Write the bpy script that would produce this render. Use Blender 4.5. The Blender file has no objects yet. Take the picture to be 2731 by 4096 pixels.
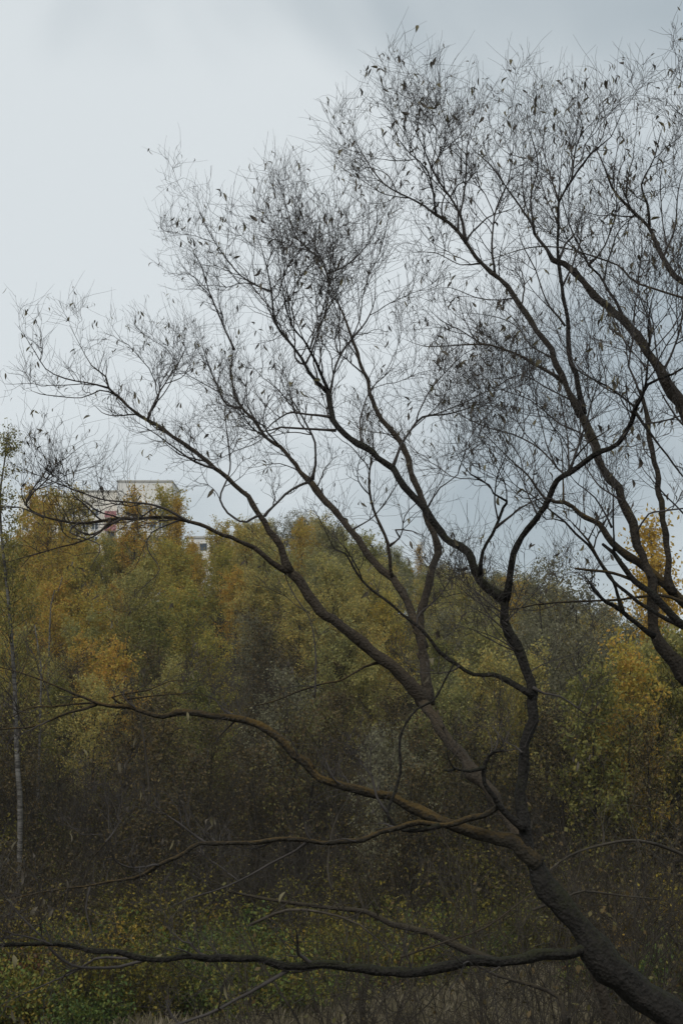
import bpy, math, random
import numpy as np
from mathutils import Vector, noise
R = math.radians
random.seed(7); np.random.seed(7)
C = bpy.context.scene.collection
scene = bpy.context.scene

# ------------------------------------------------------------------ camera
PITCH = R(8.0); F = 4096*50/36.0; CAMZ = 10.0
cam_d = bpy.data.cameras.new('camera'); cam = bpy.data.objects.new('camera', cam_d); C.objects.link(cam)
cam_d.sensor_fit = 'VERTICAL'; cam_d.sensor_height = 36; cam_d.lens = 50
cam_d.clip_start = 0.1; cam_d.clip_end = 6000
cam.location = (0, 0, CAMZ); cam.rotation_euler = (R(90)+PITCH, 0, 0)
scene.camera = cam
cp, sp_ = math.cos(PITCH), math.sin(PITCH)
def at(px, py, Y):
    """a point at ground distance Y in front of the viewpoint"""
    cx = (px-1365.5)/F; cy = (2048-py)/F
    dy = cp - cy*sp_; dz = sp_ + cy*cp
    k = Y/dy
    return np.array((cx*k, Y, CAMZ+dz*k))

# ------------------------------------------------------------------ world, sun, exposure
SUN_EL, SUN_AZ = R(50), R(205)
w = bpy.data.worlds.new('World'); scene.world = w; w.use_nodes = True
nt = w.node_tree; nt.nodes.clear()
N = nt.nodes.new; L = nt.links.new
out = N('ShaderNodeOutputWorld'); bg = N('ShaderNodeBackground')
sky = N('ShaderNodeTexSky'); sky.sky_type = 'NISHITA'; sky.sun_disc = False
sky.sun_elevation = SUN_EL; sky.sun_rotation = SUN_AZ
sk = N('ShaderNodeVectorMath'); sk.operation = 'SCALE'; sk.inputs['Scale'].default_value = 0.10
L(sky.outputs[0], sk.inputs[0])
tc = N('ShaderNodeTexCoord'); mp = N('ShaderNodeMapping'); mp.inputs['Scale'].default_value = (1.0, 1.0, 1.5)
mp.inputs['Location'].default_value = (1.3, 0.4, 2.1)
L(tc.outputs['Generated'], mp.inputs['Vector'])
n1 = N('ShaderNodeTexNoise'); n1.inputs['Scale'].default_value = 2.6; n1.inputs['Detail'].default_value = 4; n1.inputs['Roughness'].default_value = 0.42
n1.inputs['Distortion'].default_value = 0.5
L(mp.outputs[0], n1.inputs['Vector'])
cr = N('ShaderNodeValToRGB'); cr.color_ramp.interpolation = 'EASE'
cr.color_ramp.elements[0].position = 0.33; cr.color_ramp.elements[0].color = (0.42, 0.485, 0.525, 1)
cr.color_ramp.elements[1].position = 0.62; cr.color_ramp.elements[1].color = (0.75, 0.80, 0.82, 1)
sx = N('ShaderNodeSeparateXYZ'); L(tc.outputs['Generated'], sx.inputs[0])
el = N('ShaderNodeValToRGB'); el.color_ramp.interpolation = 'EASE'   # cloud deck: paler low layer, darker overhead
e = el.color_ramp.elements; e[0].position = 0.0; e[0].color = (.34, .34, .34, 1); e[1].position = 1.0; e[1].color = (.36, .36, .36, 1)
for pos_, v_ in ((.13, .46), (.25, .60), (.37, .66), (.47, .44), (.6, .36)):
    q = e.new(pos_); q.color = (v_, v_, v_, 1)
L(sx.outputs['Z'], el.inputs[0])
am = N('ShaderNodeMath'); am.operation = 'MULTIPLY_ADD'; am.inputs[1].default_value = 1.15; L(n1.outputs[0], am.inputs[0])
hm_ = N('ShaderNodeMath'); hm_.operation = 'MULTIPLY_ADD'; hm_.inputs[1].default_value = 0.75; hm_.inputs[2].default_value = -0.44; L(el.outputs[0], hm_.inputs[0])
L(hm_.outputs[0], am.inputs[2]); L(am.outputs[0], cr.inputs[0])
mx = N('ShaderNodeMix'); mx.data_type = 'RGBA'; mx.inputs['Factor'].default_value = 0.92
L(sk.outputs[0], mx.inputs['A']); L(cr.outputs[0], mx.inputs['B'])
L(mx.outputs['Result'], bg.inputs['Color']); bg.inputs['Strength'].default_value = 1.0
L(bg.outputs[0], out.inputs['Surface'])

sd = bpy.data.lights.new('sun', 'SUN'); sd.energy = 1.5; sd.angle = R(25); sd.color = (1, 0.97, 0.92)
so = bpy.data.objects.new('sun', sd); C.objects.link(so)
# direction toward the sun: azimuth measured like the sky's rotation
sdir = Vector((math.sin(SUN_AZ)*math.cos(SUN_EL), math.cos(SUN_AZ)*math.cos(SUN_EL), math.sin(SUN_EL)))
so.rotation_euler = sdir.to_track_quat('Z', 'Y').to_euler()
scene.view_settings.view_transform = 'Standard'; scene.view_settings.look = 'None'
scene.view_settings.gamma = 1; scene.view_settings.use_curve_mapping = False
scene.view_settings.exposure = 0.0
scene.cycles.volume_step_rate = 4; scene.cycles.volume_bounces = 0; scene.cycles.max_bounces = 5
scene.cycles.transparent_max_bounces = 4

# ------------------------------------------------------------------ materials
def mat(name):
    m = bpy.data.materials.new(name); m.use_nodes = True
    t = m.node_tree; t.nodes.clear()
    o = t.nodes.new('ShaderNodeOutputMaterial'); p = t.nodes.new('ShaderNodeBsdfPrincipled')
    t.links.new(p.outputs[0], o.inputs['Surface'])
    p.inputs['Roughness'].default_value = 0.85
    try: p.inputs['Specular IOR Level'].default_value = 0.2
    except Exception: pass
    return m, t, p, o
def ramp(t, stops, src):
    r = t.nodes.new('ShaderNodeValToRGB'); e = r.color_ramp.elements
    while len(e) < len(stops): e.new(0.5)
    for k, (pos, col) in enumerate(stops):
        e[k].position = pos; e[k].color = (*col, 1)
    t.links.new(src, r.inputs[0]); return r.outputs[0]
def noise_tex(t, scale, detail=4, rough=0.6, src=None):
    n = t.nodes.new('ShaderNodeTexNoise'); n.inputs['Scale'].default_value = scale
    n.inputs['Detail'].default_value = detail; n.inputs['Roughness'].default_value = rough
    if src is None:
        c = t.nodes.new('ShaderNodeTexCoord'); src = c.outputs['Object']
    t.links.new(src, n.inputs['Vector']); return n.outputs[0]
def mixc(t, fac, a, b):
    m = t.nodes.new('ShaderNodeMix'); m.data_type = 'RGBA'
    for s, v in (('Factor', fac), ('A', a), ('B', b)):
        if hasattr(v, 'links'): t.links.new(v, m.inputs[s])
        elif s == 'Factor': m.inputs[s].default_value = v
        else: m.inputs[s].default_value = (*v, 1)
    return m.outputs['Result']
def math_n(t, op, a, b=None, clamp=False):
    m = t.nodes.new('ShaderNodeMath'); m.operation = op; m.use_clamp = clamp
    for k, v in enumerate((a, b)):
        if v is None: continue
        if hasattr(v, 'links'): t.links.new(v, m.inputs[k])
        else: m.inputs[k].default_value = v
    return m.outputs[0]

def bark(name, dark, light, moss, moss_amt, bump=0.5):
    m, t, p, o = mat(name)
    n = noise_tex(t, 22, 6, 0.7); big = noise_tex(t, 2.2, 3, 0.6)
    base = ramp(t, [(0.3, dark), (0.7, light)], n)
    g = t.nodes.new('ShaderNodeNewGeometry'); s = t.nodes.new('ShaderNodeSeparateXYZ')
    t.links.new(g.outputs['Normal'], s.inputs[0])
    up = math_n(t, 'MULTIPLY_ADD', s.outputs[2], 0.35); up.node.inputs[2].default_value = 0.0
    f = math_n(t, 'ADD', up, math_n(t, 'SUBTRACT', big, 0.5-moss_amt))
    f = math_n(t, 'ADD', f, math_n(t, 'MULTIPLY', math_n(t, 'SUBTRACT', noise_tex(t, 40, 3), 0.5), 0.8))
    f = math_n(t, 'MULTIPLY', f, 2.2, True)
    f = math_n(t, 'MULTIPLY', f, 0.85)
    t.links.new(mixc(t, f, base, moss), p.inputs['Base Color'])
    vo = t.nodes.new('ShaderNodeTexVoronoi'); vo.inputs['Scale'].default_value = 38
    c = t.nodes.new('ShaderNodeTexCoord'); t.links.new(c.outputs['Object'], vo.inputs['Vector'])
    h = math_n(t, 'ADD', n, math_n(t, 'MULTIPLY', vo.outputs['Distance'], 0.8))
    b = t.nodes.new('ShaderNodeBump'); b.inputs['Strength'].default_value = bump; b.inputs['Distance'].default_value = 0.02
    t.links.new(h, b.inputs['Height']); t.links.new(b.outputs[0], p.inputs['Normal'])
    return m
def leafmat(name, cols, trans=0.25, objvar=0.25, rough=0.6):
    """colours vary leaf by leaf and plant by plant"""
    m, t, p, o = mat(name)
    g = t.nodes.new('ShaderNodeNewGeometry'); oi = t.nodes.new('ShaderNodeObjectInfo')
    big = noise_tex(t, 0.9, 2, 0.5)
    v = math_n(t, 'MULTIPLY', g.outputs['Random Per Island'], 0.55)
    v = math_n(t, 'ADD', v, math_n(t, 'MULTIPLY', big, 0.5))
    v = math_n(t, 'ADD', v, math_n(t, 'MULTIPLY', math_n(t, 'SUBTRACT', oi.outputs['Random'], 0.5), objvar*2))
    n = len(cols); c = ramp(t, [(0.12+0.76*k/(n-1), col) for k, col in enumerate(cols)], v)
    t.links.new(c, p.inputs['Base Color']); p.inputs['Roughness'].default_value = rough
    tr = t.nodes.new('ShaderNodeBsdfTranslucent'); t.links.new(c, tr.inputs['Color'])
    ms = t.nodes.new('ShaderNodeMixShader'); ms.inputs[0].default_value = trans
    t.links.new(p.outputs[0], ms.inputs[1]); t.links.new(tr.outputs[0], ms.inputs[2])
    t.links.new(ms.outputs[0], o.inputs['Surface'])
    return m
def plain(name, col, rough=0.8, var=0.12, scale=3, metallic=0):
    m, t, p, o = mat(name)
    n = noise_tex(t, scale, 5)
    a = tuple(c*(1-var) for c in col); b = tuple(min(1, c*(1+var)) for c in col)
    t.links.new(ramp(t, [(0.3, a), (0.7, b)], n), p.inputs['Base Color'])
    p.inputs['Roughness'].default_value = rough; p.inputs['Metallic'].default_value = metallic
    return m
M = {}
M['bark_dark'] = bark('dark_willow_bark', (0.008, 0.0072, 0.006), (0.03, 0.026, 0.022), (0.03, 0.032, 0.010), -0.10, 0.9)
M['bark_brown'] = bark('brown_willow_bark', (0.016, 0.013, 0.010), (0.052, 0.042, 0.032), (0.06, 0.046, 0.017), -0.10, 0.8)
M['bark_warm'] = bark('warm_brown_willow_bark', (0.024, 0.019, 0.014), (0.078, 0.062, 0.046), (0.08, 0.056, 0.028), -0.05, 0.8)
M['bark_lichen'] = bark('lichen_covered_bark', (0.014, 0.012, 0.009), (0.042, 0.035, 0.025), (0.10, 0.062, 0.015), 0.02, 0.8)
M['twig'] = plain('willow_twig_bark', (0.06, 0.052, 0.047), 0.8, 0.3, 5)
M['twig_grey'] = plain('grey_thicket_twig_bark', (0.05, 0.041, 0.030), 0.85, 0.6, 1.4)
M['twig_hill'] = plain('pale_brown_hillside_twig_bark', (0.14, 0.118, 0.08), 0.85, 0.3, 1.4)
M['twig_brown'] = plain('brown_thicket_twig_bark', (0.045, 0.034, 0.022), 0.85, 0.4, 1.4)
M['leaf_dry'] = leafmat('dry_willow_leaf', [(0.06, 0.05, 0.042), (0.11, 0.092, 0.07), (0.18, 0.155, 0.08)], 0.2, 0.3)
M['gold'] = leafmat('golden_autumn_leaf', [(0.22, 0.23, 0.06), (0.36, 0.31, 0.07), (0.50, 0.37, 0.07), (0.54, 0.30, 0.06)], 0.45, 0.24)
M['orange'] = leafmat('orange_autumn_leaf', [(0.32, 0.20, 0.04), (0.50, 0.31, 0.05), (0.62, 0.42, 0.07)], 0.45, 0.1)
M['olive'] = leafmat('olive_willow_leaf', [(0.19, 0.195, 0.07), (0.31, 0.29, 0.10), (0.43, 0.37, 0.115), (0.52, 0.36, 0.09)], 0.42, 0.25)
M['olive_dark'] = leafmat('dull_olive_leaf', [(0.14, 0.15, 0.07), (0.22, 0.215, 0.10), (0.29, 0.255, 0.11)], 0.4, 0.2)
M['grey_green'] = leafmat('grey_green_willow_leaf', [(0.11, 0.11, 0.065), (0.18, 0.17, 0.10), (0.23, 0.21, 0.12)], 0.25, 0.15)
M['green'] = leafmat('yellow_green_leaf', [(0.09, 0.11, 0.032), (0.18, 0.175, 0.045), (0.29, 0.235, 0.055)], 0.3, 0.2)
M['brown'] = leafmat('brown_autumn_leaf', [(0.035, 0.032, 0.016), (0.075, 0.058, 0.025), (0.13, 0.085, 0.032), (0.12, 0.11, 0.035)], 0.2, 0.25)
M['weed'] = leafmat('undergrowth_leaf', [(0.045, 0.08, 0.02), (0.10, 0.14, 0.03), (0.18, 0.18, 0.035), (0.28, 0.19, 0.035)], 0.2, 0.2)
M['ylw_under'] = leafmat('yellow_undergrowth_leaf', [(0.07, 0.08, 0.02), (0.16, 0.14, 0.025), (0.30, 0.22, 0.03)], 0.25, 0.2)
M['red'] = leafmat('rusty_red_leaf', [(0.09, 0.045, 0.025), (0.18, 0.07, 0.035), (0.26, 0.13, 0.04)], 0.2, 0.2)
M['grass'] = leafmat('dry_tan_grass', [(0.08, 0.07, 0.035), (0.19, 0.16, 0.095), (0.32, 0.27, 0.19)], 0.2, 0.0)
m, t, p, o = mat('birch_bark')
cc = t.nodes.new('ShaderNodeTexCoord'); mpn = t.nodes.new('ShaderNodeMapping'); mpn.inputs['Scale'].default_value = (1, 1, 6)
t.links.new(cc.outputs['Object'], mpn.inputs[0])
nn = noise_tex(t, 1.6, 5, 0.7, mpn.outputs[0])
t.links.new(ramp(t, [(0.40, (0.04, 0.035, 0.03)), (0.52, (0.12, 0.11, 0.095)), (0.75, (0.24, 0.225, 0.20))], nn), p.inputs['Base Color'])
M['birch'] = m
m, t, p, o = mat('leaf_litter')
n = noise_tex(t, 0.6, 8, 0.7); n2 = noise_tex(t, 6, 4, 0.7)
c1 = ramp(t, [(0.3, (0.015, 0.012, 0.007)), (0.55, (0.05, 0.042, 0.02)), (0.75, (0.075, 0.055, 0.022))], n)
c2 = ramp(t, [(0.35, (0.015, 0.013, 0.009)), (0.7, (0.09, 0.065, 0.025))], n2)
t.links.new(mixc(t, 0.5, c1, c2), p.inputs['Base Color'])
b = t.nodes.new('ShaderNodeBump'); b.inputs['Distance'].default_value = 0.1; t.links.new(n2, b.inputs['Height']); t.links.new(b.outputs[0], p.inputs['Normal'])
M['ground'] = m
M['wall'] = plain('pale_concrete_panel', (0.80, 0.75, 0.66), 0.9, 0.05, 0.4)
M['wall2'] = plain('white_panel', (0.82, 0.79, 0.73), 0.9, 0.06, 0.4)
M['seam'] = plain('panel_seam', (0.30, 0.28, 0.25), 0.9, 0.1, 2)
M['roof'] = plain('roof_edge', (0.50, 0.48, 0.44), 0.8, 0.1, 2)
M['pink'] = plain('dusty_pink_balcony_panel', (0.42, 0.19, 0.19), 0.8, 0.08, 1)
M['white'] = plain('white_window_frame', (0.75, 0.75, 0.73), 0.5, 0.04, 2)
M['glass'] = plain('window_glass', (0.07, 0.085, 0.10), 0.12, 0.3, 0.5)

# ------------------------------------------------------------------ mesh helpers
class MB:
    """collects vertices and faces as arrays"""
    def __init__(s): s.v = []; s.f3 = []; s.f4 = []; s.n = 0
    def tubes(s, P, Rr, sides, noise_amp=0.0, ridge=0.0):
        """P (m,n,3) centre lines, Rr (m,n) radii"""
        P = np.asarray(P, float); Rr = np.asarray(Rr, float)
        if P.size == 0: return
        m, n, _ = P.shape
        T = np.empty_like(P); T[:, 1:-1] = P[:, 2:]-P[:, :-2]; T[:, 0] = P[:, 1]-P[:, 0]; T[:, -1] = P[:, -1]-P[:, -2]
        T /= np.linalg.norm(T, axis=2, keepdims=True)+1e-9
        mean = P[:, -1]-P[:, 0]; mean /= np.linalg.norm(mean, axis=1, keepdims=True)+1e-9
        # a reference vector far from the mean direction, per tube
        ref = np.eye(3)[np.argmin(np.abs(mean), axis=1)][:, None, :]
        U = np.cross(T, ref); U /= np.linalg.norm(U, axis=2, keepdims=True)+1e-9
        W = np.cross(T, U)
        a = np.arange(sides)*2*math.pi/sides
        ring = U[:, :, None, :]*np.cos(a)[None, None, :, None]+W[:, :, None, :]*np.sin(a)[None, None, :, None]
        rr = Rr[:, :, None]*np.ones((1, 1, sides))
        if noise_amp: rr = rr*(1+noise_amp*(np.random.rand(m, n, sides)-0.5)*2)
        if ridge:
            rg = np.random.randn(m, n+12, sides); ker = np.hanning(13); ker /= ker.sum()
            sm = np.stack([np.stack([np.convolve(rg[q, :, j], ker, 'valid') for j in range(sides)], 1) for q in range(m)])
            rr = rr*(1+ridge*2.2*sm)
        V = P[:, :, None, :]+ring*rr[..., None]
        s.v.append(V.reshape(-1, 3))
        idx = np.arange(m*n*sides).reshape(m, n, sides)+s.n
        i0 = idx[:, :-1]; i1 = idx[:, 1:]
        q = np.stack([i0, np.roll(i0, -1, 2), np.roll(i1, -1, 2), i1], -1).reshape(-1, 4)
        s.f4.append(q); s.n += m*n*sides
        if sides > 4:      # rounded-off ends
            tip = P[:, -1]+T[:, -1]*Rr[:, -1:]*0.7; base = P[:, 0]-T[:, 0]*Rr[:, :1]*0.3
            s.v.append(tip); s.v.append(base)
            ti = s.n+np.arange(m); bi = s.n+m+np.arange(m); s.n += 2*m
            r1 = idx[:, -1]; r0 = idx[:, 0]
            s.f3.append(np.stack([r1, np.roll(r1, -1, 1), np.repeat(ti[:, None], sides, 1)], -1).reshape(-1, 3))
            s.f3.append(np.stack([np.roll(r0, -1, 1), r0, np.repeat(bi[:, None], sides, 1)], -1).reshape(-1, 3))
    def quads(s, V):          # (m,4,3)
        m = len(V)
        if not m: return
        s.v.append(np.asarray(V).reshape(-1, 3)); s.f4.append(np.arange(m*4).reshape(m, 4)+s.n); s.n += 4*m
    def leaves(s, P, size, wid=0.45, down=0.0, jitter=0.35):
        P = np.asarray(P, float); m = len(P)
        if not m: return
        a = np.random.randn(m, 3); a[:, 2] -= down*2; a /= np.linalg.norm(a, axis=1, keepdims=True)
        b = np.cross(a, np.random.randn(m, 3)); b /= np.linalg.norm(b, axis=1, keepdims=True)+1e-9
        k = size*(1+jitter*(np.random.rand(m, 1)*2-1)); a = a*k; b = b*k*wid
        c = np.cross(a, b); c = c/(np.linalg.norm(c, axis=1, keepdims=True)+1e-9)*k*0.12
        s.quads(np.stack([P, P+a*0.5+b*0.5+c, P+a, P+a*0.5-b*0.5-c], 1))
    def box(s, x0, x1, y0, y1, z0, z1):
        v = np.array([(x, y, z) for x in (x0, x1) for y in (y0, y1) for z in (z0, z1)], float)
        f = np.array([(0, 1, 3, 2), (4, 6, 7, 5), (0, 4, 5, 1), (2, 3, 7, 6), (0, 2, 6, 4), (1, 5, 7, 3)])
        s.v.append(v); s.f4.append(f+s.n); s.n += 8
    def mesh(s, name, material, off=(0, 0, 0), smooth=True):
        me = bpy.data.meshes.new(name)
        V = np.concatenate(s.v)-np.asarray(off)
        me.vertices.add(len(V)); me.vertices.foreach_set('co', V.astype(np.float32).ravel())
        f4 = np.concatenate(s.f4) if s.f4 else np.zeros((0, 4), int); f3 = np.concatenate(s.f3) if s.f3 else np.zeros((0, 3), int)
        me.loops.add(f4.size+f3.size); me.loops.foreach_set('vertex_index', np.concatenate([f4.ravel(), f3.ravel()]).astype(np.int32))
        me.polygons.add(len(f4)+len(f3))
        st = np.concatenate([np.arange(len(f4))*4, f4.size+np.arange(len(f3))*3]).astype(np.int32)
        me.polygons.foreach_set('loop_start', st)
        me.polygons.foreach_set('use_smooth', np.full(len(st), smooth))
        me.update(calc_edges=True); me.validate()
        if material: me.materials.append(material)
        return me
def link(name, me, parent=None, loc=(0, 0, 0)):
    o = bpy.data.objects.new(name, me); C.objects.link(o); o.location = loc
    if parent: o.parent = parent
    return o
def tag(o, label=None, cat=None, group=None, kind=None):
    for k, v in (('label', label), ('category', cat), ('group', group), ('kind', kind)):
        if v: o[k] = v
    return o
def thing(name, loc, label, cat, group=None):
    return tag(link(name, None, None, tuple(loc)), label, cat, group)

# ------------------------------------------------------------------ terrain
RX = np.array([-1500, -300, 0, 500, 900, 1200, 1500, 1900, 2200, 2400, 2731, 4500])
RZ = np.array([17, 19, 20.5, 20.5, 22.0, 24.2, 20.5, 17.5, 15.0, 10.5, 9.5, 8.0])
def ground(x, y):
    px = 1365.5+F*x/max(y, 25.0)
    r = float(np.interp(px, RX, RZ))
    if y < 28: z = 8.4-0.3*max(y, 0)
    elif y < 58: z = 0.0
    elif y < 150:
        k = (y-58)/92; z = r*(0.75*k+0.25*k*k*(3-2*k))
    else:
        k = min(1, (y-150)/130); k = k*k*(3-2*k)
        far = float(np.interp(px, [600, 1200], [25.0, 9.0]))
        z = r*(1-k)+far*k
    if y >= 300:
        z *= max(0.2, 1-(y-300)/1500)
    a = min(1, max(0, (y-30)/60))
    return z + a*0.7*noise.noise(Vector((x*0.05, y*0.05, 0)))*2 + 0.12*noise.noise(Vector((x*0.3, y*0.3, 3)))
xs = np.concatenate([np.linspace(-2500, -140, 14), np.linspace(-130, 130, 90), np.linspace(140, 2500, 14)])
ys = np.concatenate([np.linspace(-300, -10, 5), np.linspace(0, 160, 80), np.linspace(170, 330, 20), np.linspace(400, 4000, 12)])
g = MB(); G = np.array([[(x, y, ground(x, y)) for x in xs] for y in ys])
ny, nx = G.shape[:2]; g.v.append(G.reshape(-1, 3)); ii = np.arange(nx*ny).reshape(ny, nx)
g.f4.append(np.stack([ii[:-1, :-1], ii[:-1, 1:], ii[1:, 1:], ii[1:, :-1]], -1).reshape(-1, 4)); g.n = nx*ny
tag(link('ground', g.mesh('ground', M['ground'])), kind='structure')

# ------------------------------------------------------------------ apartment block and low house
def to_x(px, Y): return (px-1365.5)/F*Y
def apartment():
    Y = 280.0
    x0, x1, x2, x3 = to_x(60, Y), to_x(463, Y), to_x(590, Y), to_x(684, Y)
    zb = 20.0
    zt = at(0, 1966, Y)[2]; zt2 = at(0, 1931, Y)[2]; zt0 = at(0, 1984, Y)[2]; xm = to_x(305, Y)
    root = thing('apartment_building', (x0, Y, zb), 'pale cream panel apartment block on the hilltop at the left, with dusty pink balcony panels', 'building')
    off = (x0, Y, zb)
    def part(name, boxes, m, parent=root):
        b = MB()
        for q in boxes: b.box(*q)
        return link(name, b.mesh(name, m, off, False), parent)
    part('wall', [(x0, xm, Y+0.6, Y+14, zb, zt0)], M['wall'])
    part('wall', [(xm, x1, Y, Y+14, zb, zt)], M['wall'])
    part('wall', [(x1, x3, Y-1.2, Y+14, zb, zt2)], M['wall2'])
    part('roof_parapet', [(x0-.1, xm, Y+0.4, Y+14.1, zt0, zt0+.25)], M['roof'])
    part('roof_parapet', [(xm-.1, x1, Y-0.2, Y+14.1, zt, zt+.25)], M['roof'])
    part('roof_parapet', [(x1-.1, x3+.1, Y-1.4, Y+14.1, zt2, zt2+.3)], M['roof'])
    for zz in (zt2-4.6, zt2-7.4, zt2-10.2):
        part('panel_seam', [(x1, x3, Y-1.23, Y-1.2, zz, zz+.1)], M['seam'])
    part('eave', [(to_x(540, Y), to_x(594, Y), Y-2.3, Y-1.2, at(0, 2030, Y)[2], at(0, 2021, Y)[2])], M['roof'])
    b = MB(); fw = 0.13
    for q in ((-.75, .75, -.09, 0, -.8, -.8+fw), (-.75, .75, -.09, 0, .8-fw, .8), (-.75, -.75+fw, -.09, 0, -.8+fw, .8-fw), (.75-fw, .75, -.09, 0, -.8+fw, .8-fw), (-.05, .05, -.09, 0, -.8+fw, .8-fw)): b.box(*q)
    wm = b.mesh('window', M['white'], smooth=False)
    b = MB(); b.box(-.62, .62, -.03, .002, -.67, .67); pm = b.mesh('pane', M['glass'], smooth=False)
    def win(x, y, z):
        o = link('window', wm, root, (x-off[0], y-off[1], z-off[2])); link('pane', pm, o)
    ztop = at(0, 2049, Y)[2]
    for fl in range(6):
        z = ztop-fl*2.8
        for px in (645, 672): win(to_x(px, Y), Y-1.2, z)
        win(to_x(546, Y), Y-1.2, z)
        win(to_x(610, Y), Y-1.2, z)
        for px in (335, 372): win(to_x(px, Y), Y, z)
        for px in (90, 130, 180, 236, 278): win(to_x(px, Y), Y+.6, z)
    bx0, bx1 = to_x(414, Y), to_x(462, Y)
    for fl in range(5):
        za = at(0, 2072, Y)[2]-fl*2.7
        part('balcony_panel', [(bx0, bx1-.05, Y-1.15, Y-1.0, za, za+1.25)], M['pink'])
        part('balcony_slab', [(bx0, bx1-.05, Y-1.0, Y-.003, za, za+.15)], M['wall2'])
        win(to_x(438, Y), Y, za+2.1-2.7)
apartment()
def lowhouse():
    Y = 235.0; x0, x1 = to_x(740, Y), to_x(925, Y); zt = at(0, 2152, Y)[2]; zb = zt-8
    root = thing('low_building', (x0, Y, zb), 'low whitish building showing through the golden trees right of the apartment block', 'building')
    off = (x0, Y, zb)
    b = MB(); b.box(x0, x1, Y, Y+8, zb-4, zt); link('wall', b.mesh('wall', M['wall2'], off, False), root)
    b = MB(); b.box(x0-.2, x1+.2, Y-.2, Y+8.2, zt, zt+.3); link('roof', b.mesh('roof', M['roof'], off, False), root)
    b = MB(); b.box(-.6, .6, -.06, -.002, -.6, .6); wm = b.mesh('window', M['glass'], smooth=False)
    for k in range(4):
        for q in range(2): link('window', wm, root, (1.1+k*1.8, 0, zt-zb-1.5-q*2.7))
lowhouse()

# ------------------------------------------------------------------ branching helpers
def rv(): return np.array([random.gauss(0, 1), random.gauss(0, 1), random.gauss(0, 1)])
def unit(v): return v/(math.sqrt(v[0]*v[0]+v[1]*v[1]+v[2]*v[2])+1e-9)
def path(p, d, length, n, wig, up=0.0):
    pts = [p]; st = length/(n-1); d = unit(d)
    for _ in range(n-1):
        d = unit(d+rv()*wig+np.array((0, 0, up)))
        p = p+d*st; pts.append(p)
    return np.array(pts)
def spline(P, step):
    P = np.asarray(P, float); n = len(P)
    Q = np.vstack([2*P[0]-P[1], P, 2*P[-1]-P[-2]]); outp = []; par = []
    for i in range(n-1):
        a, b, c, d = Q[i:i+4]; k = max(2, int(np.linalg.norm(c-b)/step))
        for j in range(k):
            t = j/k
            outp.append(0.5*((2*b)+(-a+c)*t+(2*a-5*b+4*c-d)*t*t+(-a+3*b-3*c+d)*t**3)); par.append(i+t)
    outp.append(P[-1]); par.append(n-1.0)
    return np.array(outp), np.array(par)

# ------------------------------------------------------------------ foreground willows
leaf_meshes = []
for k in range(5):
    b = MB(); Ln, Wd = 1.0, 0.20+0.03*k
    prof = [(0, .02), (.2, .7), (.45, 1), (.75, .62), (1, .02)]; cu = 0.10+0.09*k; tw = 0.3*(k-2)
    vs = []
    for (tt, ww) in prof:
        z = -tt*Ln; y = cu*math.sin(tt*2.6); ca, sa = math.cos(tw*tt), math.sin(tw*tt)
        for sgn, fold in ((-1, .05), (0, 0), (1, .05)):
            xx = sgn*ww*Wd/2; vs.append((xx*ca, y+abs(xx)*0.6+xx*sa, z))
    vs = np.array(vs); fs = []
    for i in range(4):
        for j in range(2): fs.append((i*3+j, i*3+j+1, i*3+j+4, i*3+j+3))
    b.v.append(vs); b.f4.append(np.array(fs)); b.n = len(vs)
    leaf_meshes.append(b.mesh('leaf', M['leaf_dry']))
leaf_v = []
for me in leaf_meshes:
    a = np.zeros(len(me.vertices)*3, np.float32); me.vertices.foreach_get('co', a); leaf_v.append(a.reshape(-1, 3).astype(float))
leaf_f = np.array([(i*3+j, i*3+j+1, i*3+j+4, i*3+j+3) for i in range(4) for j in range(2)])

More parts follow.
